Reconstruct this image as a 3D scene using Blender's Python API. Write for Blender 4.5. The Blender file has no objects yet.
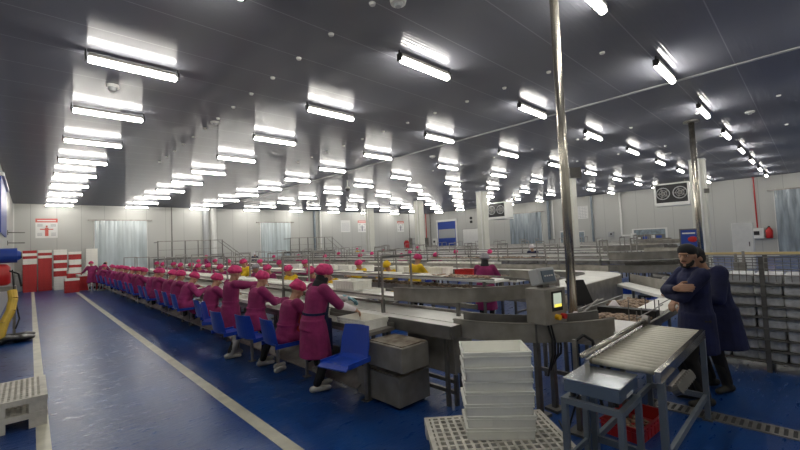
import bpy, bmesh, math, random
from mathutils import Vector, Matrix, Euler
random.seed(7)
PI = math.pi
SC = bpy.context.scene
COL = SC.collection
V = Vector
rnd = random.uniform

# ------------------------------------------------------------------ tagging
LOC = {}
def tag(o, label=None, cat=None, group=None, kind=None):
    if label: o['label'] = label
    if cat: o['category'] = cat
    if group: o['group'] = group
    if kind: o['kind'] = kind
    return o
def thing(name, label, cat, loc=(0, 0, 0), rz=0, group=None):
    o = bpy.data.objects.new(name, None); COL.objects.link(o)
    o.empty_display_size = .1
    o.location = loc; o.rotation_euler = (0, 0, rz)
    LOC[o] = V(loc)
    return tag(o, label, cat, group)
def kids(o): return [c for c in COL.objects if c.parent == o]
CH = {}
def copy_tree(o, parent=None):
    c = o.copy(); COL.objects.link(c)
    if parent: c.parent = parent; CH.setdefault(parent, []).append(c)
    for ch in list(CH.get(o, [])): copy_tree(ch, c)
    return c
def setparent(o, p):
    o.parent = p; CH.setdefault(p, []).append(o)

# ------------------------------------------------------------------ materials
def mat(name, col, rough=.5, metal=0., noise=0., nscale=6., bump=0., bscale=40., spec=None, emit=None, estr=1., col2=None, alpha=None, trans=None, nstretch=None):
    m = bpy.data.materials.new(name); m.use_nodes = True
    nt = m.node_tree; b = nt.nodes['Principled BSDF']
    c = (*col, 1)
    b.inputs['Base Color'].default_value = c
    b.inputs['Roughness'].default_value = rough
    b.inputs['Metallic'].default_value = metal
    if spec is not None: b.inputs['Specular IOR Level'].default_value = spec
    if trans: b.inputs['Transmission Weight'].default_value = trans
    if alpha is not None: b.inputs['Alpha'].default_value = alpha
    if emit:
        b.inputs['Emission Color'].default_value = (*emit, 1); b.inputs['Emission Strength'].default_value = estr
    tc = None
    if noise or bump or col2:
        tc = nt.nodes.new('ShaderNodeTexCoord'); src = tc.outputs['Object']
        if nstretch:
            mp = nt.nodes.new('ShaderNodeMapping'); mp.inputs['Scale'].default_value = nstretch
            nt.links.new(src, mp.inputs['Vector']); src = mp.outputs['Vector']
    if noise or col2:
        n = nt.nodes.new('ShaderNodeTexNoise'); n.inputs['Scale'].default_value = nscale; n.inputs['Detail'].default_value = 5
        nt.links.new(src, n.inputs['Vector'])
        r = nt.nodes.new('ShaderNodeValToRGB')
        d = col2 or tuple(x * (1 - noise) for x in col)
        r.color_ramp.elements[0].position = .35; r.color_ramp.elements[1].position = .65
        r.color_ramp.elements[0].color = (*d, 1); r.color_ramp.elements[1].color = c
        nt.links.new(n.outputs['Fac'], r.inputs['Fac']); nt.links.new(r.outputs['Color'], b.inputs['Base Color'])
    if bump:
        n2 = nt.nodes.new('ShaderNodeTexNoise'); n2.inputs['Scale'].default_value = bscale; n2.inputs['Detail'].default_value = 4
        nt.links.new(src, n2.inputs['Vector'])
        bp = nt.nodes.new('ShaderNodeBump'); bp.inputs['Strength'].default_value = bump; bp.inputs['Distance'].default_value = .02
        nt.links.new(n2.outputs['Fac'], bp.inputs['Height']); nt.links.new(bp.outputs['Normal'], b.inputs['Normal'])
    return m
def math_node(nt, op, a, b=None):
    n = nt.nodes.new('ShaderNodeMath'); n.operation = op
    for i, x in enumerate((a, b)):
        if x is None: continue
        if isinstance(x, (int, float)): n.inputs[i].default_value = x
        else: nt.links.new(x, n.inputs[i])
    return n.outputs[0]
def stripe_mask(nt, coord, period, width, off=0.):
    f = math_node(nt, 'FRACT', math_node(nt, 'DIVIDE', math_node(nt, 'ADD', coord, off), period))
    return math_node(nt, 'LESS_THAN', f, width / period)

M = {}
M['steel'] = mat('brushed_steel', (.36, .345, .32), .42, .75, noise=.35, nscale=5, bump=.05, bscale=60)
M['steel_dark'] = mat('grey_steel', (.20, .193, .18), .45, .6, noise=.3, nscale=4)
M['steel_floor'] = mat('stained_steel', (.33, .31, .275), .5, .5, noise=.3, nscale=5)
M['steel_dirty'] = mat('dirty_steel', (.30, .27, .22), .6, .3, col2=(.14, .10, .07), nscale=9)
M['chrome'] = mat('polished_steel', (.62, .59, .53), .22, .95, noise=.25, nscale=3)
M['pole'] = mat('pole_steel', (.62, .58, .50), .27, .95, noise=.3, nscale=2, bump=.25, bscale=3, nstretch=(1, 1, .35))
M['roller'] = mat('zinc_roller', (.62, .60, .52), .42, .55, noise=.1)
M['scale_top'] = mat('scale_plate_steel', (.62, .66, .70), .25, .9, noise=.2, nscale=8)
M['paint_grey'] = mat('blue_grey_painted_frame', (.20, .235, .27), .4, .4, noise=.15)
M['belt'] = mat('white_belt', (.90, .89, .84), .45, 0, noise=.12, nscale=3)
M['plastic_white'] = mat('white_plastic', (.90, .89, .82), .42, 0, noise=.10, nscale=6)
M['crate_clear'] = mat('milky_plastic', (.93, .93, .87), .3, 0, noise=.05, nscale=6)
M['pallet'] = mat('worn_white_plastic', (.74, .71, .63), .6, 0, noise=.3, nscale=7, bump=.15)
M['blue_plastic'] = mat('blue_plastic', (.012, .055, .40), .32, 0, noise=.12, nscale=3)
M['magenta'] = mat('magenta_fabric', (.30, .022, .125), .85, 0, noise=.3, nscale=7, bump=.45, bscale=14)
M['magenta2'] = mat('faded_magenta_fabric', (.36, .03, .155), .85, 0, noise=.3, nscale=7, bump=.45, bscale=14)
M['pink'] = mat('pink_cap_fabric', (.68, .045, .19), .8, 0, noise=.28, nscale=16, bump=.8, bscale=26)
M['yellow'] = mat('yellow_fabric', (.80, .52, .01), .8, 0, noise=.2, nscale=8, bump=.4, bscale=16)
M['navy'] = mat('navy_fabric', (.005, .009, .058), .85, 0, noise=.35, nscale=6, bump=.5, bscale=12)
M['black'] = mat('black_fabric', (.012, .012, .015), .8, 0, noise=.3, nscale=10)
M['dark_trouser'] = mat('dark_trouser_cloth', (.02, .018, .017), .85, 0, noise=.3)
M['red_cloth'] = mat('red_apron_cloth', (.45, .018, .025), .7, 0, noise=.3, bump=.3)
M['skin'] = mat('skin', (.46, .26, .17), .55, 0, noise=.12, nscale=12)
M['skin2'] = mat('skin_tan', (.40, .22, .14), .55, 0, noise=.12, nscale=12)
M['hair'] = mat('black_hair', (.012, .009, .008), .7, 0, bump=.6, bscale=120)
M['lip'] = mat('lips', (.30, .11, .09), .5)
M['eye_white'] = mat('eye_white', (.42, .38, .35), .4)
M['eye'] = mat('dark_iris', (.02, .012, .01), .2)
M['boot'] = mat('white_rubber', (.62, .60, .55), .5, 0, noise=.25, nscale=9)
M['olive'] = mat('dark_boot_rubber', (.035, .032, .024), .6, 0, noise=.3)
M['glove_blue'] = mat('light_blue_glove', (.22, .45, .52), .5, 0, noise=.2)
M['white_cloth'] = mat('white_cloth', (.72, .66, .68), .8, 0, noise=.15)
M['grey_cap'] = mat('grey_cap_cloth', (.38, .37, .40), .85, 0, noise=.3, nscale=20, bump=.5)
M['red_plastic'] = mat('red_plastic', (.50, .022, .022), .38, 0, noise=.2, nscale=5)
M['red_paint'] = mat('red_paint', (.52, .02, .02), .35)
M['white_paint'] = mat('white_paint', (.74, .74, .71), .45, 0, noise=.05)
M['column'] = mat('cream_cladding', (.62, .62, .55), .42, 0, noise=.08, nscale=2)
M['blk'] = mat('black_rubber', (.015, .015, .016), .5)
M['dark'] = mat('dark_recess', (.03, .03, .032), .7)
M['blue_paint'] = mat('blue_paint', (.018, .06, .34), .4, 0, noise=.1)
M['grey_panel'] = mat('grey_panel', (.40, .41, .42), .5)
M['yellow_paint'] = mat('yellow_plastic_hose', (.72, .48, .06), .45, 0, noise=.2)
M['wood'] = mat('fish_and_offcuts', (.42, .30, .20), .6, 0, col2=(.12, .075, .05), nscale=22, bump=.5)
M['foil'] = mat('silver_foil_wrap', (.82, .83, .84), .35, .35, noise=.3, nscale=14, bump=1., bscale=12)
M['screen'] = mat('lcd_screen', (.12, .16, .15), .2, emit=(.55, .62, .50), estr=.35)
M['yellow_btn'] = mat('yellow_button', (.8, .45, .02), .4)
M['black_tarp'] = mat('black_plastic_sheet', (.012, .012, .011), .35, 0, bump=.5, bscale=15)
M['green_beam'] = mat('yellow_rail_paint', (.66, .52, .25), .5)
M['sky_window'] = mat('window_glass', (.30, .36, .40), .12, 0, noise=.4, nscale=4)
M['housing'] = mat('light_housing', (.30, .29, .27), .5)
def tubemat():
    m = bpy.data.materials.new('lit_diffuser'); m.use_nodes = True
    b = m.node_tree.nodes['Principled BSDF']
    b.inputs['Base Color'].default_value = (.9, .9, .85, 1)
    b.inputs['Emission Color'].default_value = (1., .965, .885, 1); b.inputs['Emission Strength'].default_value = 20
    return m
M['tube'] = tubemat()

# ------------------------------------------------------------------ mesh builder
class MB:
    def __init__(s): s.bm = bmesh.new()
    def hexa(s, pts, flip=False):
        v = [s.bm.verts.new(p) for p in pts]
        for f in ((0, 3, 2, 1), (4, 5, 6, 7), (0, 1, 5, 4), (1, 2, 6, 5), (2, 3, 7, 6), (3, 0, 4, 7)):
            s.bm.faces.new([v[i] for i in f])
        return s
    def box(s, x0, x1, y0, y1, z0, z1):
        return s.hexa([(x0, y0, z0), (x1, y0, z0), (x1, y1, z0), (x0, y1, z0), (x0, y0, z1), (x1, y0, z1), (x1, y1, z1), (x0, y1, z1)])
    def cbox(s, c, d, M3=None):
        hx, hy, hz = d[0] / 2, d[1] / 2, d[2] / 2
        P = [V(p) for p in ((-hx, -hy, -hz), (hx, -hy, -hz), (hx, hy, -hz), (-hx, hy, -hz), (-hx, -hy, hz), (hx, -hy, hz), (hx, hy, hz), (-hx, hy, hz))]
        if M3: P = [M3 @ p for p in P]
        return s.hexa([tuple(V(c) + p) for p in P])
    def tube(s, p, q, r, n=10, r2=None, caps=True):
        p, q = V(p), V(q); a = (q - p).normalized()
        u = a.orthogonal().normalized(); w = a.cross(u); r2 = r if r2 is None else r2
        A = [s.bm.verts.new(p + r * (math.cos(2 * PI * i / n) * u + math.sin(2 * PI * i / n) * w)) for i in range(n)]
        B = [s.bm.verts.new(q + r2 * (math.cos(2 * PI * i / n) * u + math.sin(2 * PI * i / n) * w)) for i in range(n)]
        for i in range(n): s.bm.faces.new((A[i], A[(i + 1) % n], B[(i + 1) % n], B[i]))
        if caps: s.bm.faces.new(A[::-1]); s.bm.faces.new(B)
        return s
    def path(s, pts, r, n=8):
        for a, b in zip(pts[:-1], pts[1:]): s.tube(a, b, r, n)
        return s
    def sweep(s, path, prof, closed=False):
        # path: list of (x, y, nx, ny) where n points outward; prof: list of (offset, z) closed polygon
        rows = []
        for (x, y, nx, ny) in path:
            rows.append([s.bm.verts.new((x + nx * o, y + ny * o, z)) for o, z in prof])
        k = len(prof)
        for A, B in zip(rows[:-1], rows[1:]):
            for i in range(k): s.bm.faces.new((A[i], A[(i + 1) % k], B[(i + 1) % k], B[i]))
        s.bm.faces.new(rows[0][::-1]); s.bm.faces.new(rows[-1])
        return s
    def loft(s, secs, n=16):
        # secs: (centre, rx, ry, rotation matrix or None)
        rows = []
        for c, rx, ry, R in secs:
            row = []
            for i in range(n):
                t = 2 * PI * i / n; p = V((rx * math.cos(t), ry * math.sin(t), 0))
                if R: p = R @ p
                row.append(s.bm.verts.new(V(c) + p))
            rows.append(row)
        for A, B in zip(rows[:-1], rows[1:]):
            for i in range(n): s.bm.faces.new((A[i], A[(i + 1) % n], B[(i + 1) % n], B[i]))
        s.bm.faces.new(rows[0][::-1]); s.bm.faces.new(rows[-1])
        return s
    def cap(s, p, q, r1, r2=None, n=12):
        p, q = V(p), V(q); r2 = r1 if r2 is None else r2
        a = (q - p); L = a.length; a = a.normalized() if L > 1e-6 else V((0, 0, 1))
        u = a.orthogonal().normalized(); w = a.cross(u)
        prof = [(-r1 * math.cos(t), r1 * math.sin(t)) for t in (.35, .8, 1.2, PI / 2)] + [(L + r2 * math.sin(t), r2 * math.cos(t)) for t in (0, .37, .77, 1.22)]
        rows = [[s.bm.verts.new(p + a * d + r * (math.cos(2 * PI * i / n) * u + math.sin(2 * PI * i / n) * w)) for i in range(n)] for d, r in prof]
        A0 = s.bm.verts.new(p - a * r1); B0 = s.bm.verts.new(p + a * (L + r2))
        for i in range(n):
            j = (i + 1) % n
            s.bm.faces.new((A0, rows[0][j], rows[0][i])); s.bm.faces.new((B0, rows[-1][i], rows[-1][j]))
            for A, B in zip(rows[:-1], rows[1:]): s.bm.faces.new((A[i], A[j], B[j], B[i]))
        return s
    def ell(s, c, r, R=None, n=14, m=9):
        if isinstance(r, (int, float)): r = (r, r, r)
        c = V(c); f = (lambda p: c + (R @ p if R else p))
        T = s.bm.verts.new(f(V((0, 0, r[2])))); B = s.bm.verts.new(f(V((0, 0, -r[2]))))
        rows = []
        for k in range(1, m):
            ph = PI * k / m
            rows.append([s.bm.verts.new(f(V((r[0] * math.sin(ph) * math.cos(2 * PI * i / n), r[1] * math.sin(ph) * math.sin(2 * PI * i / n), r[2] * math.cos(ph))))) for i in range(n)])
        for i in range(n):
            j = (i + 1) % n
            s.bm.faces.new((T, rows[0][i], rows[0][j])); s.bm.faces.new((B, rows[-1][j], rows[-1][i]))
            for A, Bq in zip(rows[:-1], rows[1:]): s.bm.faces.new((A[i], Bq[i], Bq[j], A[j]))
        return s
    def torus(s, c, R, r, a0=0, a1=2 * PI, n=20, axis='z', m=8):
        pts = []
        for i in range(n + 1):
            t = a0 + (a1 - a0) * i / n
            d = {'z': (R * math.cos(t), R * math.sin(t), 0), 'y': (R * math.cos(t), 0, R * math.sin(t)), 'x': (0, R * math.cos(t), R * math.sin(t))}[axis]
            pts.append(tuple(V(c) + V(d)))
        return s.path(pts, r, m)
    def mesh(s, name, off=None):
        if off is not None: bmesh.ops.translate(s.bm, vec=-V(off), verts=s.bm.verts)
        bmesh.ops.recalc_face_normals(s.bm, faces=s.bm.faces)
        me = bpy.data.meshes.new(name); s.bm.to_mesh(me); s.bm.free()
        return me
    def build(s, name, m, parent=None, world=False, smooth=False, bevel=0., label=None):
        off = LOC[parent] if (world and parent) else None
        me = s.mesh(name, off)
        return link(name, me, m, parent, smooth, bevel, label)
    def blob(s, name, m, parent=None, voxel=.012, smooth=3, label=None):
        me = s.mesh(name + '_src')
        t = bpy.data.objects.new('t', me); COL.objects.link(t)
        r = t.modifiers.new('r', 'REMESH'); r.mode = 'VOXEL'; r.voxel_size = voxel
        if smooth:
            sm = t.modifiers.new('s', 'SMOOTH'); sm.factor = .5; sm.iterations = smooth
        dg = bpy.context.evaluated_depsgraph_get(); dg.update()
        out = bpy.data.meshes.new_from_object(t.evaluated_get(dg))
        out.name = name
        bpy.data.objects.remove(t); bpy.data.meshes.remove(me)
        return link(name, out, m, parent, True, 0, label)
def link(name, me, m, parent=None, smooth=False, bevel=0., label=None):
    o = bpy.data.objects.new(name, me); COL.objects.link(o)
    me.materials.clear(); me.materials.append(m if not isinstance(m, str) else M[m])
    if smooth:
        for p in me.polygons: p.use_smooth = True
    if bevel:
        b = o.modifiers.new('b', 'BEVEL'); b.width = bevel; b.segments = 2; b.limit_method = 'ANGLE'
    if parent is not None: setparent(o, parent)
    if label: o['label'] = label
    return o

ORD = ['first', 'second', 'third', 'fourth', 'fifth', 'sixth', 'seventh', 'eighth', 'ninth', 'tenth', 'eleventh', 'twelfth', 'thirteenth', 'fourteenth', 'fifteenth', 'sixteenth', 'seventeenth', 'eighteenth', 'nineteenth', 'twentieth']

# ------------------------------------------------------------------ room
XL, XR, YF, YB, ZC = -.72, 33.6, -3.2, 31.2, 5.0
def floor_mat():
    m = bpy.data.materials.new('blue_epoxy_floor'); m.use_nodes = True; nt = m.node_tree; b = nt.nodes['Principled BSDF']
    tc = nt.nodes.new('ShaderNodeTexCoord')
    n = nt.nodes.new('ShaderNodeTexNoise'); n.inputs['Scale'].default_value = .9; n.inputs['Detail'].default_value = 6
    nt.links.new(tc.outputs['Object'], n.inputs['Vector'])
    r = nt.nodes.new('ShaderNodeValToRGB'); r.color_ramp.elements[0].position = .35; r.color_ramp.elements[1].position = .7
    r.color_ramp.elements[0].color = (.006, .036, .16, 1); r.color_ramp.elements[1].color = (.010, .062, .24, 1)
    nt.links.new(n.outputs['Fac'], r.inputs['Fac'])
    # pale scuffs
    mp = nt.nodes.new('ShaderNodeMapping'); mp.inputs['Rotation'].default_value = (0, 0, .9); mp.inputs['Scale'].default_value = (1.2, 6, 1)
    nt.links.new(tc.outputs['Object'], mp.inputs['Vector'])
    n2 = nt.nodes.new('ShaderNodeTexNoise'); n2.inputs['Scale'].default_value = 1.3; n2.inputs['Detail'].default_value = 4
    nt.links.new(mp.outputs['Vector'], n2.inputs['Vector'])
    r2 = nt.nodes.new('ShaderNodeValToRGB'); r2.color_ramp.elements[0].position = .66; r2.color_ramp.elements[1].position = .74
    r2.color_ramp.elements[0].color = (0, 0, 0, 1); r2.color_ramp.elements[1].color = (.25, .25, .25, 1)
    nt.links.new(n2.outputs['Fac'], r2.inputs['Fac'])
    mx = nt.nodes.new('ShaderNodeMixRGB'); mx.inputs['Color2'].default_value = (.015, .035, .10, 1)
    nt.links.new(r2.outputs['Color'], mx.inputs['Fac']); nt.links.new(r.outputs['Color'], mx.inputs['Color1'])
    nt.links.new(mx.outputs['Color'], b.inputs['Base Color'])
    rr = nt.nodes.new('ShaderNodeMapRange'); rr.inputs[1].default_value = .3; rr.inputs[2].default_value = .7; rr.inputs[3].default_value = .30; rr.inputs[4].default_value = .36
    b.inputs['Specular IOR Level'].default_value = .26
    mp3 = nt.nodes.new('ShaderNodeMapping'); mp3.inputs['Rotation'].default_value = (0, 0, .75); mp3.inputs['Scale'].default_value = (1.6, 7, 1)
    nt.links.new(tc.outputs['Object'], mp3.inputs['Vector'])
    n3 = nt.nodes.new('ShaderNodeTexNoise'); n3.inputs['Scale'].default_value = 2.6; n3.inputs['Detail'].default_value = 6; n3.inputs['Roughness'].default_value = .65
    nt.links.new(mp3.outputs['Vector'], n3.inputs['Vector'])
    rr.inputs[1].default_value = .60; rr.inputs[2].default_value = .70; rr.inputs[3].default_value = .30; rr.inputs[4].default_value = .10
    nt.links.new(n3.outputs['Fac'], rr.inputs[0]); nt.links.new(rr.outputs[0], b.inputs['Roughness'])
    bp = nt.nodes.new('ShaderNodeBump'); bp.inputs['Strength'].default_value = .5; bp.inputs['Distance'].default_value = .012
    nt.links.new(n3.outputs['Fac'], bp.inputs['Height']); nt.links.new(bp.outputs['Normal'], b.inputs['Normal'])
    return m
def ceiling_mat():
    m = bpy.data.materials.new('ribbed_ceiling_panel'); m.use_nodes = True; nt = m.node_tree; b = nt.nodes['Principled BSDF']
    tc = nt.nodes.new('ShaderNodeTexCoord'); sp = nt.nodes.new('ShaderNodeSeparateXYZ'); nt.links.new(tc.outputs['Object'], sp.inputs[0])
    x, y = sp.outputs[0], sp.outputs[1]
    seam = stripe_mask(nt, y, .97, .016, .12)
    seam2 = seam
    mx = nt.nodes.new('ShaderNodeMixRGB'); mx.inputs['Color1'].default_value = (.19, .195, .225, 1); mx.inputs['Color2'].default_value = (.30, .30, .33, 1)
    nt.links.new(seam2, mx.inputs['Fac']); nt.links.new(mx.outputs['Color'], b.inputs['Base Color'])
    b.inputs['Metallic'].default_value = .0; b.inputs['Roughness'].default_value = .09; b.inputs['Specular IOR Level'].default_value = .40
    s = math_node(nt, 'SINE', math_node(nt, 'MULTIPLY', y, 2 * PI / .115))
    s = math_node(nt, 'POWER', math_node(nt, 'ABSOLUTE', s), 8)
    bp = nt.nodes.new('ShaderNodeBump'); bp.inputs['Strength'].default_value = .36; bp.inputs['Distance'].default_value = .004
    nt.links.new(s, bp.inputs['Height'])
    nt.nodes.remove(b)
    di = nt.nodes.new('ShaderNodeBsdfDiffuse'); gl = nt.nodes.new('ShaderNodeBsdfGlossy'); ms = nt.nodes.new('ShaderNodeMixShader'); fr = nt.nodes.new('ShaderNodeFresnel')
    gl.inputs['Roughness'].default_value = .12; fr.inputs['IOR'].default_value = 1.4
    nt.links.new(mx.outputs['Color'], di.inputs['Color'])
    for q in (di, gl): nt.links.new(bp.outputs['Normal'], q.inputs['Normal'])
    nt.links.new(math_node(nt, 'MINIMUM', fr.outputs[0], .15), ms.inputs[0])
    nt.links.new(di.outputs[0], ms.inputs[1]); nt.links.new(gl.outputs[0], ms.inputs[2])
    nt.links.new(ms.outputs[0], nt.nodes['Material Output'].inputs['Surface'])
    return m
def wall_mat(axis):
    m = bpy.data.materials.new('insulated_wall_panel'); m.use_nodes = True; nt = m.node_tree; b = nt.nodes['Principled BSDF']
    tc = nt.nodes.new('ShaderNodeTexCoord'); sp = nt.nodes.new('ShaderNodeSeparateXYZ'); nt.links.new(tc.outputs['Object'], sp.inputs[0])
    seam = stripe_mask(nt, sp.outputs[axis], 1.15, .03)
    mx = nt.nodes.new('ShaderNodeMixRGB'); mx.inputs['Color1'].default_value = (.47, .472, .448, 1); mx.inputs['Color2'].default_value = (.35, .35, .335, 1)
    nt.links.new(seam, mx.inputs['Fac']); nt.links.new(mx.outputs['Color'], b.inputs['Base Color'])
    b.inputs['Roughness'].default_value = .42
    return m
FM, CM = floor_mat(), ceiling_mat()
def struct(o, kind='structure'): o['kind'] = 'structure'; return o
struct(MB().box(XL - .2, XR + .2, YF - .2, YB + .2, -.2, 0).build('floor', FM))
struct(MB().box(XL - .2, XR + .2, YF - .2, YB + .2, ZC, ZC + .2).build('ceiling', CM))
W0, W1 = wall_mat(0), wall_mat(1)
struct(MB().box(XL - .2, XL, YF, YB, 0, ZC).build('wall_left', W1))
struct(MB().box(XR, XR + .2, YF, YB, 0, ZC).build('wall_right', W1))
struct(MB().box(XL - .2, XR + .2, YB, YB + .2, 0, ZC).build('wall_back', W0))
struct(MB().box(XL - .2, XR + .2, YF - .2, YF, 0, ZC).build('wall_front', W0))
M['line_paint'] = mat('cream_floor_paint', (.60, .58, .47), .4, 0, noise=.25, nscale=4)
struct(MB().box(.04, .15, 0, 29.4, 0, .004).build('trim_1', 'line_paint'))
struct(MB().box(1.68, 1.81, 0, 26.5, 0, .004).build('trim_2', 'line_paint'))
struct(MB().box(XL, XR, YB - .02, YB, 0, .12).build('baseboard_back', 'white_paint'))
struct(MB().box(XR - .02, XR, YF, YB, 0, .12).build('baseboard_right', 'white_paint'))
struct(MB().box(9.88, 9.96, YF, YB, ZC - .02, ZC).build('trim_3', 'grey_panel'))
struct(MB().box(XL, XL + .06, YB - .06, YB, 0, ZC).build('trim_4', 'white_paint'))
struct(MB().box(XR - .06, XR, YB - .06, YB, 0, ZC).build('trim_5', 'white_paint'))
for i, x in enumerate((7.25, 30.9)):      # dark panel joints on the back wall
    struct(MB().box(x, x + .07, YB - .03, YB, 0, ZC).build('trim_%d' % (6 + i), 'steel_dark'))

# ------------------------------------------------------------------ ceiling lights
def tube_light():
    t = thing('ceiling_light', 'x', 'ceiling light', (0, 0, 0), 0, 'tube lights under the ceiling')
    MB().box(-.60, .60, -.052, .052, .045, .10).build('housing', 'housing', t, bevel=.012)
    secs = [(V((x, 0, 0)), .046 * k, .05 * k, Matrix.Rotation(PI / 2, 3, 'Y')) for x, k in ((-.60, .75), (-.585, 1), (.585, 1), (.60, .75))]
    MB().loft(secs, 12).build('diffuser', 'tube', t, smooth=False)
    for s in (-1, 1):
        MB().box(s * .63 - .012, s * .63 + .012, -.05, .05, -.02, .10).box(s * .63 - .008, s * .63 + .008, -.012, .012, .09, .155).build('bracket', 'blk', t)
    return t
def in_frame(x, y, z, m=0):
    yaw, pitch, roll = .757928, .0437859, -.0432508
    F = V((math.sin(yaw) * math.cos(pitch), math.cos(yaw) * math.cos(pitch), math.sin(pitch))); R0 = V((math.cos(yaw), -math.sin(yaw), 0)); U0 = R0.cross(F)
    Rr = math.cos(roll) * R0 + math.sin(roll) * U0; Ur = -math.sin(roll) * R0 + math.cos(roll) * U0
    p = V((x, y, z - 1.85)); d = p.dot(F)
    if d < .1: return False
    u, v = 400 + 391.39 * p.dot(Rr) / d, 225 - 391.39 * p.dot(Ur) / d
    return -m < u < 800 + m and -m < v < 450 + m
L0 = tube_light(); first = True
for i in range(9):
    seen = 0
    for j in range(-3, 9):
        x = 1.245 + 3.795 * i; y = 7.454 + 2.838 * j
        if j == -1: y -= .12
        if i == 0: y -= 0
        if y < YF + .5: continue
        l = L0 if first else copy_tree(L0); first = False
        l.location = (x, y, 4.845)
        fil = 'file along the left wall' if i == 0 else ('file nearest the right wall' if i == 8 else '%s file from the left wall' % ORD[i])
        if any(in_frame(x + dx, y, 4.845) for dx in (-.6, 0, .6)):
            l['label'] = 'lit tube light, %s from the camera in the %s' % (ORD[seen], fil); seen += 1
        else: l['label'] = 'lit tube light outside the picture, %s in the %s' % (ORD[j + 3], fil)

# small ceiling fittings
def disc(name, label, cat, x, y, r=.05, m='white_paint', group=None, h=.03):
    o = MB().tube((0, 0, 0), (0, 0, -h), r, 14, r * .8).build(name, m); o.location = (x, y, ZC); tag(o, label, cat, group); return o
for xi, (X, ys) in enumerate(((3.27, [3.8 + .97 * k for k in range(13)]), (7.25, [2.35 + .97 * k for k in range(12)]), (13.15, [.4 + 1.6 * k for k in range(8)]), (17.1, [.4 + 1.6 * k for k in range(6)]))):
    for k, y in enumerate([q for q in ys if in_frame(X, q, ZC)]):
        disc('ceiling_bolt', 'white ceiling bolt cap, %s from the camera in the %s row from the left' % (ORD[k], ORD[xi]), 'bolt cap', X, y, .045, 'white_paint', 'ceiling bolt caps')
t = thing('smoke_detector', 'round white smoke detector between the two nearest lights on the left', 'smoke detector', (1.12, 8.79, ZC))
MB().tube((0, 0, 0), (0, 0, -.05), .10, 18, .10).build('base', 'white_paint', t)
MB().tube((0, 0, -.05), (0, 0, -.12), .075, 18, .05).build('sensor_head', 'grey_panel', t)
for (x, y, lab) in ((13.3, 4.95, 'white twin smoke detector left of the tall steel pipe'), (18.9, 3.9, 'white round smoke detector near the second tall pipe'), (3.5, 3.55, 'white ceiling detector cut by the top edge of the picture'), (3.31, 9.95, 'small white detector with a dark nozzle above the workers on the left'), (14.3, 1.02, 'white round detector near the right edge lights'), (10.9, 9.6, 'white detector beside the ceiling joint in the middle')):
    t = thing('smoke_detector', lab, 'smoke detector', (x, y, ZC))
    MB().tube((0, 0, 0), (0, 0, -.04), .11, 16, .10).build('base', 'white_paint', t)
    MB().tube((0, 0, -.04), (0, 0, -.08), .06, 16, .04).build('sensor_head', 'grey_panel', t)
for (x, y, lab) in ((11.3, 15.55, 'dark dome camera hanging on a stem from the middle of the ceiling'), (24.8, 14.4, 'dark dome camera hanging from the ceiling near the curtained doorway')):
    t = thing('dome_camera', lab, 'security camera', (x, y, ZC))
    MB().tube((0, 0, 0), (0, 0, -.35), .03, 10).build('stem', 'white_paint', t)
    MB().tube((0, 0, -.33), (0, 0, -.42), .09, 16, .12).build('mount', 'white_paint', t)
    MB().ell((0, 0, -.45), (.11, .11, .12)).build('dome', 'blk', t, smooth=True)

# ------------------------------------------------------------------ columns and poles
for i, y in enumerate((3.46, 9.25, 15.1, 20.95, 27.0)):
    t = thing('support_column', ['thick cream column behind the slim pipe near the two men', 'thick cream column partly hidden by the tall steel pipe', 'thick cream column left of the grey cooling unit', 'thick cream column in the middle, left of the blue door', 'thick cream column farthest back, between the wall posters'][i], 'column', (21.9, y, 0), 0, 'cream support columns')
    MB().box(-.27, .27, -.27, .27, 0, ZC).build('shaft', 'column', t, bevel=.02)
    MB().box(-.31, .31, -.31, .31, 0, .25).build('base', 'white_paint', t)
    MB().box(-.29, .29, -.29, .29, ZC - .06, ZC).build('top_trim', 'grey_panel', t)
    MB().tube((-.30, -.1, .25), (-.30, -.1, ZC), .035, 8).build('conduit', 'white_paint', t)
def pole(x, y, r, lab, zb, plate):
    t = thing('service_pole', lab, 'pole', (x, y, 0))
    MB().tube((0, 0, 0), (0, 0, ZC - .02), r, 20).build('tube', 'pole', t, smooth=False)
    for p in COL.objects[-1].data.polygons: p.use_smooth = len(p.vertices) == 4
    MB().tube((0, 0, ZC - .05), (0, 0, ZC), r * 2.6, 20).build('ceiling_flange', 'steel_dark', t)
    MB().tube((0, 0, 0), (0, 0, .03), r * 2, 16).build('foot_flange', 'steel_dark', t)
    if plate:
        MB().cbox((plate[0], plate[1], plate[2]), (.14, .03, .13), Matrix.Rotation(math.radians(-43), 3, 'Z')).build('junction_box', 'steel_dark', t)
    return t
pole(4.85, 2.1, .054, 'tall shiny steel pipe from the ceiling behind the control cabinet', 0, (.10, -.09, 2.62))
pole(13.97, 2.27, .075, 'slim steel pipe in front of the cream column behind the two men', 0, (.22, -.2, 2.95))

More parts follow.
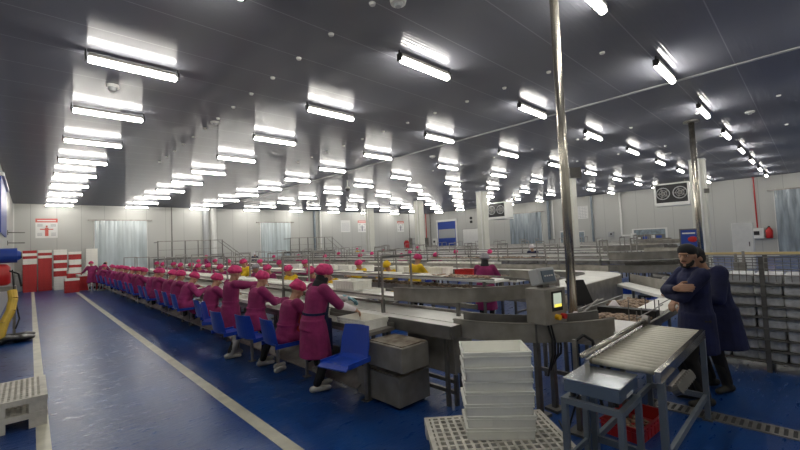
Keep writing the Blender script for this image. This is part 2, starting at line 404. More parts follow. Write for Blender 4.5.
# ------------------------------------------------------------------ conveyors
def straight(x0, y0, x1, y1, side=1, n=2):
    dx, dy = x1 - x0, y1 - y0; L = math.hypot(dx, dy); nx, ny = dy / L * side, -dx / L * side
    return [(x0 + dx * k / (n - 1), y0 + dy * k / (n - 1), nx, ny) for k in range(n)]
def arcp(cx, cy, R, a0, a1, n=20):
    return [(cx + R * math.cos(a0 + (a1 - a0) * k / n), cy + R * math.sin(a0 + (a1 - a0) * k / n), math.cos(a0 + (a1 - a0) * k / n), math.sin(a0 + (a1 - a0) * k / n)) for k in range(n + 1)]
def U(cx, cy, R, yf, n=24):
    return [(cx - R, yf, -1, 0)] + arcp(cx, cy, R, PI, 2 * PI, n) + [(cx + R, yf, 1, 0)]
def uframe(mb, x0, x1, y, z0, z1, r=.02, axis='x'):
    P = [(x0, y, z0), (x0, y, z1), (x1, y, z1), (x1, y, z0)] if axis == 'x' else [(y, x0, z0), (y, x0, z1), (y, x1, z1), (y, x1, z0)]
    mb.path(P, r, 6)
    for p in P[1:3]: mb.ell(p, r, n=6, m=4)
def line(name, lab, cx, cyl, cyu, R, yf, zl=(.75, .95), zu=(1.10, 1.28), width=.5, step=3., arc_belt=True, arc_end=2.0, skip_rail=False, posts_to=None, belt_mat='belt'):
    t = thing(name, lab, 'conveyor', (cx, cyl, 0))
    bl, bu = zl[1] - .05, zu[0] + .02
    for lvl, (cy, z0, z1, zb) in enumerate(((cyl, zl[0], zl[1], bl), (cyu, zu[0], zu[1], bu))):
        P = U(cx, cy, R, yf)
        bn = 'lower_belt' if lvl == 0 else 'upper_belt'; bp_ = [(-width, zb - .04), (-.03, zb - .04), (-.03, zb), (-width, zb)]
        if arc_belt: MB().sweep(P, bp_).build(bn, belt_mat, t, world=True)
        else:
            MB().sweep([(cx - R, yf, -1, 0), (cx - R, cy, -1, 0)], bp_).build(bn, belt_mat, t, world=True)
            MB().sweep([(cx + R, cy, 1, 0), (cx + R, yf, 1, 0)], bp_).build(bn, belt_mat, t, world=True)
        A = arcp(cx, cy, R, PI, (arc_end if lvl == 0 else 2) * PI, 28)
        MB().sweep(A, [(-.02, z0), (0, z0), (0, z1), (-.02, z1)]).sweep([(a[0], a[1], a[2], a[3]) for a in A], [(-.03, z1 - .012), (.012, z1 - .012), (.012, z1), (-.03, z1)]).build('curved_guard', 'steel_floor', t, world=True)
        mb = MB()
        for s in (-1, 1):
            for off in (0, width + .02):
                if skip_rail and lvl == 0 and s == -1 and off == 0: continue
                x = cx + s * (R - off) ; mb.box(x - .012, x + .012, cy, yf, z0 + .03, zb + .035)
        mb.build('side_rail', 'steel', t, world=True)
        MB().sweep(arcp(cx, cy, R - (.2 if not arc_belt else width + .02), PI, (arc_end if lvl == 0 else 2) * PI, 20), [(-.01, z0 + .03), (.01, z0 + .03), (.01, zb + (.1 if lvl == 0 else .04)), (-.01, zb + (.1 if lvl == 0 else .04))]).build('inner_rail', 'steel_dark', t, world=True)
    y = max(cyl, cyu) + .2; k = 0
    while y < yf:
        for s in (-1, 1):
            mb = MB()
            xo, xi = cx + s * (R + .02), cx + s * (R - width - .04)
            for x in (xo, xi): mb.box(x - .02, x + .02, y - .02, y + .02, 0, zu[0])
            mb.box(min(xo, xi), max(xo, xi), y - .02, y + .02, .25, .29); mb.box(min(xo, xi), max(xo, xi), y - .02, y + .02, zl[0] - .05, zl[0]); mb.box(min(xo, xi), max(xo, xi), y - .02, y + .02, zu[0] - .06, zu[0] - .02)
            mb.build('leg_frame', 'steel_dark', t, world=True)
            if s == 1 and not arc_belt and y < max(cyl, cyu) + 1: continue
            mb = MB(); uframe(mb, xo, xi, y, zu[0] - .02, 1.66); mb.build('rail_frame', 'steel', t, world=True)
        y += step
    mb = MB()
    for a in (1.15, 1.38, 1.62, 1.85):
        if a > arc_end: continue
        x, yy = cx + (R - .04) * math.cos(a * PI), cyl + (R - .04) * math.sin(a * PI)
        mb.box(x - .02, x + .02, yy - .02, yy + .02, 0, zl[0] + .02)
    mb.build('curve_leg', 'steel_dark', t, world=True)
    for a in (1.2, 1.5, 1.8):
        q_ = R - (.1 if not arc_belt else width); x, yy = cx + q_ * math.cos(a * PI), cyu + q_ * math.sin(a * PI)
        MB().box(x - .02, x + .02, yy - .02, yy + .02, 0, zu[0] + .02).build('upper_support', 'steel_dark', t, world=True)
    return t
l1 = line('conveyor_line', 'nearest two-deck conveyor ending in the big curved steel guards in front', 4.97, 2.9, 3.9, 1.45, 27, zu=(1.08, 1.255), step=2.9, arc_belt=False, arc_end=1.40, skip_rail=True)
line('conveyor_line', 'two-deck conveyor whose curved grey guards end left of the two men', 12.1, 3.4, 3.6, 1.5, 27, zl=(.86, 1.04), zu=(1.17, 1.36))
line('conveyor_line', 'third two-deck conveyor loop towards the right wall', 16.6, 5.0, 5.3, 1.5, 27.5, zl=(.80, .98), zu=(1.2, 1.38))
line('conveyor_line', 'fourth two-deck conveyor loop towards the right wall, beyond the columns', 24.6, 6.0, 6.3, 1.6, 27, step=4, zl=(.80, .98), zu=(1.2, 1.38))
line('conveyor_line', 'farthest two-deck conveyor loop along the right wall', 29.6, 7.5, 7.8, 1.5, 26.5, step=4, zl=(.80, .98), zu=(1.2, 1.38))
# the packing conveyor of the second line with the white L-shaped bend
t = thing('bend_conveyor', 'white belt conveyor with a right-angle bend behind the steel pipe', 'conveyor', (9, 3.9, 0))
P = [(9.65, 27, 1, 0)] + [(9.0 + .65 * math.cos(a), 3.9 + .65 * math.sin(a), math.cos(a), math.sin(a)) for a in [-PI / 2 * k / 12 for k in range(13)]] + [(6.75, 3.25, 0, -1)]
MB().sweep(P, [(-.35, .90), (.35, .90), (.35, .95), (-.35, .95)]).build('belt', 'belt', t, world=True)
MB().sweep(P[1:], [(.35, .50), (.375, .50), (.375, .94), (.35, .94)]).build('side_panel', 'steel_floor', t, world=True)
MB().sweep(P[:6], [(.38, .80), (.40, .80), (.40, 1.08), (.38, 1.08)]).build('back_guard', 'steel_floor', t, world=True)
MB().sweep(P, [(-.37, .85), (-.35, .85), (-.35, .98), (-.37, .98)]).build('inner_rail', 'steel', t, world=True)
for k in range(9):
    y = 4.6 + k * 2.8
    MB().box(9.3, 9.34, y, y + .04, 0, .9).box(9.96, 10.0, y, y + .04, 0, .9).box(9.3, 10., y, y + .04, .3, .34).build('leg_frame', 'steel_dark', t, world=True)
    mb = MB(); uframe(mb, 9.3, 10.0, y + .02, .9, 1.62, .018); mb.build('rail_frame', 'steel', t, world=True)
for x in (6.85, 7.7, 8.6):
    MB().box(x - .02, x + .02, 2.93, 2.97, 0, .9).box(x - .02, x + .02, 3.55, 3.59, 0, .9).build('leg', 'steel_dark', t, world=True)
t = thing('transfer_conveyor', 'short slanted conveyor with white belt and grey guard left of the two men', 'conveyor', (8.4, 2.1, 0))
P = straight(9.25, 2.75, 7.75, 1.50, 1)
MB().sweep(P, [(-.02, .76), (0, .76), (0, .97), (-.02, .97)]).build('guard', 'steel_floor', t, world=True)
MB().sweep(P, [(.02, .74), (.36, .74), (.36, .79), (.02, .79)] if P[0][2] < 0 else [(-.36, .74), (-.04, .74), (-.04, .79), (-.36, .79)]).build('belt', 'belt', t, world=True)
for (x, y) in ((8.9, 2.6), (7.95, 1.8)): MB().box(x - .02, x + .02, y - .02, y + .02, 0, .75).build('leg', 'steel_dark', t, world=True)
for k, (x, y) in enumerate(((11.0, 2.9), (11.8, 2.6), (12.7, 3.0), (11.4, 4.4))):
    t = thing('drive_motor', 'dark drive motor on a base under the middle conveyor loop, %s from the camera side' % ORD[k], 'motor', (x, y, 0), .6 * k, 'drive motors under the middle loop')
    MB().tube((-.2, 0, .55), (.2, 0, .55), .13, 14).tube((.2, 0, .55), (.27, 0, .55), .08, 12).build('housing', 'steel_dark', t)
    MB().box(-.15, .15, -.12, .12, .3, .43).build('gearbox', 'paint_grey', t)
    MB().box(-.2, .2, -.16, .16, 0, .3).build('base', 'dark', t)
# long tables and product belt
def table(lab, x0, x1, y0, y1, z, top='steel', edge=True, step=2.4, name='work_table'):
    t = thing(name, lab, 'work table', ((x0 + x1) / 2, y0, 0))
    mb = MB().box(x0, x1, y0, y1, z - .04, z)
    mb.build('table_top', top, t, world=True)
    if edge: MB().box(x0, x0 + .012, y0, y1, z, z + .05).box(x1 - .012, x1, y0, y1, z, z + .05).build('edge_strip', 'steel_dark', t, world=True)
    y = y0 + .06
    while y < y1:
        MB().box(x0 + .02, x0 + .06, y, y + .04, 0, z - .04).box(x1 - .06, x1 - .02, y, y + .04, 0, z - .04).box(x0 + .06, x1 - .06, y, y + .04, .22, .26).build('leg_frame', 'steel_dark', t, world=True)
        y += step
    return t
o = MB().box(4.04, 4.075, 2.95, 27, .97, 1.03).build('beam', 'steel_dark', l1, world=True)
t1 = table('long steel work table of the row of workers on the left', 2.88, 3.30, 3.66, 27, .80)
MB().hexa([(2.86, 3.9, .10), (3.30, 3.9, .34), (3.30, 27, .34), (2.86, 27, .10), (2.86, 3.9, .115), (3.30, 3.9, .355), (3.30, 27, .355), (2.86, 27, .115)]).build('foot_plate', 'steel', t1, world=True)
t = thing('product_belt', 'long white product belt between the near work table and the curved guards', 'conveyor', (3.55, 2.8, 0))
MB().box(3.34, 3.51, 2.80, 27, .86, .90).build('belt', 'belt', t, world=True)
MB().box(3.325, 3.34, 2.80, 27, .76, .905).box(3.34, 3.51, 2.785, 2.80, .76, .90).build('side_panel', 'steel_dark', t, world=True)
[MB().box(3.38, 3.42, y, y + .04, 0, .86).build('leg', 'steel_dark', t, world=True) for y in (2.9, 4.2)]
table('steel work table inside the nearest conveyor loop', 4.10, 4.50, 5.6, 27, .86)
table('steel work table on the far side of the nearest conveyor', 6.55, 6.95, 7.5, 27, .86)
table('grey packing table in front of the worker with the grey cap', 7.5, 8.25, 4.4, 27, .93, 'belt')
table('narrow steel table left of the middle conveyor loop', 10.05, 10.45, 6.5, 27, .88, 'belt')
table('narrow steel table right of the middle conveyor loop', 13.75, 14.15, 5.5, 27, .88, 'belt')
table('narrow steel table beyond the third conveyor loop', 18.3, 18.8, 5.5, 27, .9, 'belt')
table('white table just before the fourth conveyor loop', 22.4, 22.8, 5., 27, .9, 'belt', step=4)

# motor boxes at the near end of the work table
t = thing('motor_housing', 'lower steel motor box standing on the floor under the belt end', 'motor box', (3.1, 3.4, 0))
MB().box(2.93, 3.42, 3.22, 3.98, .03, .36).build('case', 'steel_floor', t, world=True, bevel=.01)
MB().box(2.95, 3.40, 3.24, 3.96, .36, .372).build('dirty_lid', 'steel_dirty', t, world=True)
MB().box(2.98, 3.04, 3.3, 3.36, 0, .03).box(3.32, 3.38, 3.3, 3.36, 0, .03).box(2.98, 3.04, 3.86, 3.92, 0, .03).box(3.32, 3.38, 3.86, 3.92, 0, .03).build('foot', 'blk', t, world=True)
t = thing('motor_housing', 'upper steel motor box with stained lid hung below the belt end', 'motor box', (3.1, 3.3, .44))
MB().box(2.86, 3.28, 3.08, 3.66, .45, .72).build('case', 'steel_floor', t, world=True, bevel=.01)
MB().box(2.88, 3.26, 3.10, 3.64, .72, .732).build('dirty_lid', 'steel_dirty', t, world=True)
MB().box(3.06, 3.10, 3.3, 3.34, .372, .45).box(3.06, 3.10, 3.5, 3.54, .372, .45).build('support', 'steel_dark', t, world=True)
t = thing('machine_cover', 'upright grey steel cover plate right of the two motor boxes', 'machine cover', (3.6, 3.0, 0))
MB().box(3.46, 3.49, 2.88, 3.6, .34, .74).box(3.46, 3.8, 2.86, 2.88, .34, .74).build('plate', 'steel_floor', t, world=True)
MB().box(3.45, 3.49, 2.84, 2.88, 0, .34).box(3.45, 3.49, 3.6, 3.64, 0, .34).box(3.45, 3.49, 2.88, 3.6, .12, .16).box(3.45, 3.49, 2.88, 3.6, .24, .28).build('frame', 'steel_dark', t, world=True)

# ------------------------------------------------------------------ control cabinet
t = thing('control_cabinet', 'steel control cabinet with screen and round buttons in front of the pipe', 'control cabinet', (3.88, 1.98, 0))
R45 = Matrix.Rotation(math.radians(-12), 3, 'Z')
def cpt(x, y, z): return tuple(V((3.93, 1.98, 0)) + R45 @ V((x, y, 0)) + V((0, 0, z)))
MB().cbox(cpt(0, 0, 1.13), (.33, .24, .36), R45).build('case', 'steel_floor', t, world=True, bevel=.006)
MB().cbox(cpt(.02, -.122, 1.18), (.16, .012, .20), R45).build('screen_frame', 'blk', t, world=True)
MB().cbox(cpt(.02, -.129, 1.19), (.12, .006, .14), R45).build('screen', 'screen', t, world=True)
MB().cbox(cpt(.02, -.1335, 1.135), (.11, .004, .03), R45).build('screen_bar', mat('lcd_yellow', (.6, .5, .1), .3, emit=(.9, .75, .1), estr=.5), t, world=True)
for dx, m in ((.0, 'yellow_btn'), (.09, 'red_paint')):
    MB().tube(cpt(dx, -.12, 1.02), cpt(dx, -.165, 1.02), .028, 12).build('button', m, t, world=True)
MB().cbox(cpt(-.12, .05, .48), (.05, .05, .95), R45).cbox(cpt(-.12, .05, .015), (.16, .16, .03), R45).build('post', 'steel_dark', t, world=True)
MB().cbox(cpt(.12, .05, .48), (.05, .05, .95), R45).cbox(cpt(.12, .05, .015), (.16, .16, .03), R45).build('post', 'steel_dark', t, world=True)
mb = MB()
for k in range(4):
    x = -.06 + .045 * k
    mb.path([cpt(x, -.05, .96), cpt(x + .01, -.09, .8 - .03 * k), cpt(x + .04, -.06, .62), cpt(x + .03, 0, .4 + .05 * k)], .011, 6)
mb.build('cable', 'blk', t, world=True)
t = thing('weight_indicator', 'grey weighing display unit on top of the control cabinet', 'weighing display', cpt(-.02, .03, 1.31))
mb = MB().cbox(cpt(.02, .04, 1.42), (.27, .13, .17), R45 @ Matrix.Rotation(math.radians(-14), 3, 'X')); mb.build('case', 'grey_panel', t, world=True, bevel=.015)
MB().cbox(cpt(.02, -.033, 1.43), (.19, .008, .12), R45 @ Matrix.Rotation(math.radians(-14), 3, 'X')).build('keypad', mat('slate_keypad', (.08, .11, .15), .3), t, world=True)
mb = MB()
for a in range(4):
    for b in range(2): mb.cbox(cpt(-.035 + a * .036, -.038, 1.40 + .035 * b), (.02, .004, .014), R45)
mb.build('key', 'white_paint', t, world=True)
MB().cbox(cpt(.02, .04, 1.325), (.10, .08, .05), R45).build('bracket', 'steel_dark', t, world=True)
# hose coil
t = thing('hose_stand', 'slim steel stand with hanging tools and hose beside the cabinet', 'stand', (3.75, 1.62, 0))
MB().box(3.72, 3.76, 1.60, 1.64, 0, .86).box(3.64, 3.84, 1.54, 1.70, 0, .02).build('post', 'steel_dark', t, world=True)
MB().path([(3.74, 1.62, .84), (3.80, 1.56, .90), (3.86, 1.50, .84), (3.86, 1.5, .5), (3.9, 1.46, .2)], .014).build('hose', 'blk', t, world=True)
MB().torus((3.98, 1.44, .66), .12, .018, 0, 2 * PI, 26, 'y').path([(3.86, 1.5, .8), (3.98, 1.44, .78)], .014).build('hose_coil', 'blk', t, world=True)
MB().cbox((3.70, 1.56, .42), (.07, .05, .09)).build('spray_nozzle', 'white_paint', t, world=True)

# ------------------------------------------------------------------ trays conveyor on the right, in front of the men
t = thing('sorting_conveyor', 'low sorting conveyor with white belt sections between the pipe and the men', 'conveyor', (5.6, 1.4, 0))
MB().box(4.2, 7.3, 1.37, 1.40, .70, .79).box(4.2, 7.3, 2.30, 2.33, .70, .79).box(4.2, 7.3, 1.40, 2.30, .70, .74).build('frame', 'steel', t, world=True)
MB().box(4.50, 5.16, 1.41, 1.82, .74, .80).build('front_belt', 'belt', t, world=True)
MB().box(6.05, 7.20, 1.42, 1.75, .74, .80).build('rear_belt', 'belt', t, world=True)
for x in (4.3, 5.7, 7.1): MB().box(x - .02, x + .02, 1.38, 1.42, 0, .70).box(x - .02, x + .02, 2.28, 2.32, 0, .70).box(x - .02, x + .02, 1.42, 2.28, .3, .34).build('leg_frame', 'steel_dark', t, world=True)
for (x, y) in ((5.2, 1.45), (5.25, 1.6), (4.95, 1.43), (5.95, 1.50), (6.0, 1.62), (5.9, 1.44), (6.5, 1.43), (5.75, 1.75), (6.8, 1.43)):
    MB().tube((x, y, .74), (x, y, .96), .006, 6).build('guide_rod', 'steel_dark', t, world=True)
MB().path([(4.9, 1.42, .89), (6.0, 1.42, .89)], .007).build('guide_rail', 'steel', t, world=True)
MB().path([(5.9, 1.44, .90), (7.2, 1.44, .90)], .007).build('guide_rail', 'steel', t, world=True)
MB().path([(4.4, 2.2, .84), (6.4, 2.3, .84)], .014).build('guide_rail', 'steel', t, world=True)
MB().path([(4.3, 1.95, .83), (6.2, 2.3, .86)], .014).build('guide_rail', 'steel', t, world=True)
MB().box(5.62, 5.76, 1.41, 2.1, .74, .86).build('dark_divider', 'blk', t, world=True)
def heap(lab, cx, cy, z, rx, ry, n, s, m='wood', name='product_heap'):
    mb = MB()
    for k in range(n):
        a, r = rnd(0, 2 * PI), math.sqrt(rnd(0, 1))
        R = Euler((rnd(-.3, .3), rnd(-.3, .3), rnd(0, PI))).to_matrix()
        mb.ell((cx + r * rx * math.cos(a), cy + r * ry * math.sin(a), z + rnd(.2, .75) * s), (s * rnd(1.2, 2.4), s * rnd(.5, .9), s * rnd(.35, .55)), R, 8, 5)
    o = mb.build(name, m, None, smooth=True); return tag(o, lab, 'product pile', kind='stuff')
heap('pale brown pile of product on the sorting conveyor beside the steel pipe', 4.75, 2.08, .75, .45, .17, 60, .05)
heap('brown heap of product at the divider of the sorting conveyor', 5.42, 1.75, .75, .17, .30, 70, .055)
heap('loose product pieces on the belt right in front of the men', 6.5, 2.0, .75, .6, .2, 70, .05)
for (x, y, lab) in ((4.62, 1.98, 'white plastic bag lying on the sorting conveyor near the pipe'), (5.95, 2.0, 'round white plastic tub on the sorting conveyor')):
    o = MB().loft([((0, 0, 0), .09, .08, None), ((0, 0, .05), .12, .10, None), ((.01, 0, .10), .07, .06, None), ((.02, 0, .16), .02, .02, None)], 12).build('plastic_bag' if 'bag' in lab else 'tub', 'white_cloth', None, smooth=True)
    o.location = (x, y, .745 if x > 5 else .79); tag(o, lab, 'bag' if 'bag' in lab else 'tub')
t = thing('belt_screen', 'black tilted screen panel standing before the bend conveyor', 'screen', (6.1, 2.55, 0))
MB().hexa([(5.98, 2.5, .78), (6.22, 2.36, .78), (6.22, 2.40, .78), (5.98, 2.54, .78), (5.88, 2.6, 1.16), (6.12, 2.46, 1.16), (6.12, 2.50, 1.16), (5.88, 2.64, 1.16)]).build('panel', 'blk', t, world=True)
MB().box(6.07, 6.11, 2.44, 2.48, 0, .80).build('post', 'steel_dark', t, world=True)
t = thing('switch_box', 'small steel box on a post just right of the shiny pipe', 'electrical box', (5.35, 2.45, 0))
MB().box(5.22, 5.42, 2.36, 2.50, .82, 1.04).build('case', 'chrome', t, world=True, bevel=.008)
MB().box(5.30, 5.34, 2.41, 2.45, 0, .82).build('post', 'steel_dark', t, world=True)

# ------------------------------------------------------------------ roller table and scale
t = thing('roller_table', 'steel roller table with grey legs at the front right', 'roller table', (4.0, 1.05, 0))
MB().box(3.2, 4.82, .80, .84, .78, .86).box(3.2, 4.82, 1.28, 1.32, .78, .86).box(4.80, 4.83, .84, 1.28, .79, .85).build('side_frame', 'chrome', t, world=True)
MB().tube((3.14, 1.31, .90), (4.78, 1.31, .90), .022, 10).build('guide_tube', 'chrome', t, world=True, smooth=True)
MB().tube((4.80, 1.27, .90), (4.80, 1.33, .90), .05, 12).build('end_wheel', 'steel', t, world=True)
for k in range(19):
    x = 3.27 + k * .0835
    MB().tube((x, .84, .838), (x, 1.28, .838), .024, 14).build('roller', 'roller', t, world=True)
    for p_ in COL.objects[-1].data.polygons: p_.use_smooth = len(p_.vertices) == 4
for (x, y) in ((3.28, .82), (4.78, .82), (3.28, 1.30), (4.78, 1.30)):
    l = MB().box(x - .025, x + .025, y - .022, y + .022, .012, .78).build('leg', 'paint_grey', t, world=True)
    MB().box(x - .045, x + .045, y - .04, y + .04, 0, .012).build('foot_plate', 'steel_dark', l, world=False)
    COL.objects[-1].location = V((0, 0, 0)) - V((4.0, 1.05, 0))
MB().box(3.28, 4.78, .81, .84, .20, .25).box(3.28, 4.78, 1.28, 1.31, .20, .25).box(4.765, 4.795, .82, 1.3, .20, .25).box(3.265, 3.295, .82, 1.3, .20, .25).build('brace', 'paint_grey', t, world=True)
sk = thing('skate_wheel_strip', 'short strip of small grey skate wheels hung under the roller table edge', 'skate wheels', (3.6, .74, .7))
MB().box(3.32, 3.78, .765, .79, .70, .74).build('rail', 'steel', sk, world=True)
for k in range(8): MB().tube((3.35 + k * .056, .72, .73), (3.35 + k * .056, .765, .70), .036, 12).build('wheel', 'steel_dark', sk, world=True)
t = thing('bench_scale', 'blue-grey bench scale with a shiny steel plate at the front edge', 'scale', (3.06, 1.16, .66))
MB().box(2.87, 3.25, .965, 1.345, .70, .785).build('housing', mat('blue_grey_metal', (.20, .26, .33), .32, .6, noise=.15), t, world=True, bevel=.004)
MB().box(2.865, 3.255, .96, 1.35, .786, .80).build('weighing_plate', 'scale_top', t, world=True, bevel=.004)
MB().box(3.0, 3.13, .962, .964, .703, .725).build('rating_label', 'white_paint', t, world=True)
mb = MB()
for x in (2.92, 3.20):
    for y in (1.01, 1.30): mb.tube((x, y, .66), (x, y, .70), .02, 10)
mb.build('foot', 'blk', t, world=True)
t = thing('scale_stand', 'welded blue-grey stand carrying the bench scale', 'stand', (3.06, 1.16, 0))
for (x, y) in ((2.86, .96), (3.22, .96), (2.86, 1.34), (3.22, 1.34)):
    MB().box(x - .02, x + .02, y - .02, y + .02, 0, .62).build('leg', 'paint_grey', t, world=True)
MB().box(2.84, 3.24, .94, .98, .62, .66).box(2.84, 3.24, 1.32, 1.36, .62, .66).box(2.84, 2.88, .98, 1.32, .62, .66).box(3.20, 3.24, .98, 1.32, .62, .66).build('top_frame', 'paint_grey', t, world=True)
MB().box(2.88, 3.20, .95, .97, .2, .24).build('brace', 'paint_grey', t, world=True)
MB().box(2.88, 3.2, 1.33, 1.35, .2, .24).build('brace', 'paint_grey', t, world=True)
o = MB().path([(3.2, 1.33, .72), (3.3, 1.5, .3), (3.4, 1.62, .02), (3.6, 1.7, .015), (3.8, 1.85, .02)], .008, 6).build('power_cable', 'blk'); tag(o, 'thin black cable running from the bench scale to the cabinet', 'cable')

# ------------------------------------------------------------------ crates
def crate_mb(lx=.6, ly=.4, h=.14, w=.012, ribs=True, base=.012, grid=False):
    mb = MB(); X, Y = lx / 2, ly / 2; tx, ty = X - .010, Y - .010
    mb.box(-tx, tx, -ty, ty, 0, base)
    # tapered walls
    def wall(x0, y0, x1, y1, nx, ny):
        def pt(x, y, o, z, k): return (x * k + nx * o, y * k + ny * o, z)
        k = (X - .012) / tx
        a = [(x0, y0, 0), (x1, y1, 0), (x1 - nx * w, y1 - ny * w, 0), (x0 - nx * w, y0 - ny * w, 0)]
        g = .002
        b = [(x0 + (math.copysign(g, x0)), y0 + math.copysign(g, y0), h), (x1 + math.copysign(g, x1), y1 + math.copysign(g, y1), h)]
        b += [(b[1][0] - nx * w, b[1][1] - ny * w, h), (b[0][0] - nx * w, b[0][1] - ny * w, h)]
        mb.hexa(a + b)
    wall(-tx, -ty, tx, -ty, 0, -1); wall(tx, ty, -tx, ty, 0, 1); wall(tx, -ty, tx, ty, 1, 0); wall(-tx, ty, -tx, -ty, -1, 0)
    for z0, z1 in ((h - .014, h), (h * .66, h * .66 + .008)) if ribs else ((h - .02, h),):
        mb.box(-X, X, -Y, -Y + .016, z0, z1).box(-X, X, Y - .016, Y, z0, z1).box(-X, -X + .016, -Y + .016, Y - .016, z0, z1).box(X - .016, X, -Y + .016, Y - .016, z0, z1)
    if ribs:
        for k in range(-3, 4):
            mb.box(k * lx / 8 - .004, k * lx / 8 + .004, -Y + .004, -Y + .014, .01, h - .01).box(k * lx / 8 - .004, k * lx / 8 + .004, Y - .014, Y - .004, .01, h - .01)
        for k in (-1, 0, 1):
            mb.box(-X + .004, -X + .014, k * ly / 4 - .004, k * ly / 4 + .004, .01, h - .01).box(X - .014, X - .004, k * ly / 4 - .004, k * ly / 4 + .004, .01, h - .01)
    return mb
CR = {}
def crate(lab, loc, rz=0, m='plastic_white', group=None, size=(.6, .4, .14), ribs=True, name='plastic_crate'):
    key = (m, size, ribs)
    if key not in CR: CR[key] = crate_mb(*size, ribs=ribs).mesh('plastic_crate'); CR[key].materials.append(M[m])
    o = bpy.data.objects.new(name, CR[key]); COL.objects.link(o); o.location = loc; o.rotation_euler = (0, 0, rz)
    return tag(o, lab, 'crate', group)
# pallet in front with its stack
def pallet(lab, cx, cy, z, rz, lx=1.2, ly=.8, h=.15):
    t = thing('plastic_pallet', lab, 'pallet', (cx, cy, z), rz)
    mb = MB(); nx, ny = 17, 11; b = .012
    mb.box(-lx / 2, lx / 2, -ly / 2, -ly / 2 + .04, h - .03, h).box(-lx / 2, lx / 2, ly / 2 - .04, ly / 2, h - .03, h).box(-lx / 2, -lx / 2 + .04, -ly / 2 + .04, ly / 2 - .04, h - .03, h).box(lx / 2 - .04, lx / 2, -ly / 2 + .04, ly / 2 - .04, h - .03, h)
    for k in range(1, nx):
        x = -lx / 2 + lx * k / nx; mb.box(x - b, x + b, -ly / 2 + .04, ly / 2 - .04, h - .025, h)
    for k in range(1, ny):
        y = -ly / 2 + ly * k / ny; mb.box(-lx / 2 + .04, lx / 2 - .04, y - b, y + b, h - .027, h - .002)
    mb.build('deck', 'pallet', t)
    for sx in (-1, 0, 1):
        for sy in (-1, 0, 1):
            MB().box(sx * (lx / 2 - .08) - .075, sx * (lx / 2 - .08) + .075, sy * (ly / 2 - .065) - .06, sy * (ly / 2 - .065) + .06, 0, h - .03).build('foot', 'pallet', t)
    MB().box(-lx / 2, lx / 2, -ly / 2, -ly / 2 + .015, h - .06, h - .03).box(-lx / 2, lx / 2, ly / 2 - .015, ly / 2, h - .06, h - .03).box(-lx / 2, -lx / 2 + .015, -ly / 2, ly / 2, h - .06, h - .03).box(lx / 2 - .015, lx / 2, -ly / 2, ly / 2, h - .06, h - .03).build('skirt', 'pallet', t)
    return t
M['crate_red'] = M['red_plastic']
pallet('dirty white plastic pallet under the stack of milky crates in front', 2.93, 2.0, 0, math.radians(-39.5), 1.15, .85)
pallet('lower of two white plastic pallets stacked at the left edge', -.27, 6.48, 0, 0, .82, 1.0, .165)
pallet('upper of two white plastic pallets stacked at the left edge', -.27, 6.48, .165, 0, .82, 1.0, .165)
for k in range(7):
    crate('milky white crate at the foreground pallet, %s from the bottom of its stack' % ORD[k], (3.02 + .006 * math.sin(k * 2.1), 2.04 + .006 * math.cos(k * 3),   .151 + k * .101), math.radians(-47 + rnd(-1, 1)), 'crate_clear', 'milky crates stacked on the front pallet', (.58, .40, .125 if k == 6 else .0995))
crate('red plastic crate on the floor under the roller table', (4.15, 1.28, 0), math.radians(-6), 'crate_red', None, (.60, .36, .13))
heap('scraps lying in the red crate under the roller table', 4.15, 1.28, .014, .2, .11, 22, .03)
# far left stacks of red and white crates by the back wall
seqs = [('stack by the far left corner', -.02, 29.7, 'rrrrrrrrrrwwrwr'), ('second stack from the left wall', .60, 29.7, 'rrrrrrrrrrrrwrw'), ('mixed stack below the wall poster', 1.24, 29.5, 'wwwwwrrwrrwrrww'), ('fourth stack from the left wall', 1.88, 29.5, 'rrrwrrwwrwwrrw'),
        ('tall white stack by the curtain', 2.70, 30.2, 'wwwwwwwwwwwwwww')]
for (nm, x, y, seq) in seqs:
    for k, ch in enumerate(seq):
        crate('%s plastic crate, %s from the bottom in the %s' % ('red' if ch == 'r' else 'white', ORD[k], nm), (x, y, .151 * k), rnd(-.03, .03), 'crate_red' if ch == 'r' else 'plastic_white', 'crates stacked by the back wall', (.58, .42, .15), True)
for a, (x, y, n, nm) in enumerate(((1.55, 26.4, 4, 'low stack at the floor line end'), (2.1, 27.3, 5, 'stack left of the turned worker'), (2.75, 26.9, 3, 'low stack between the far workers'), (1.75, 28.3, 6, 'stack behind the floor line end'))):
    for k in range(n):
        crate('red plastic crate, %s from the bottom in the %s' % (ORD[k], nm), (x, y, .151 * k), rnd(-.05, .05), 'crate_red', 'red crates on the floor at the far left', (.6, .42, .15))
crate('white open crate on top of the low red stack by the floor line', (1.55, 26.4, .605), .1, 'plastic_white', None, (.6, .42, .12))
crate('white open crate held beside the far worker with her back turned', (2.1, 27.3, .756), .1, 'plastic_white', None, (.6, .42, .12))
crate('white open crate on the rear red stack', (1.75, 28.3, .907), .05, 'plastic_white', None, (.6, .42, .12))

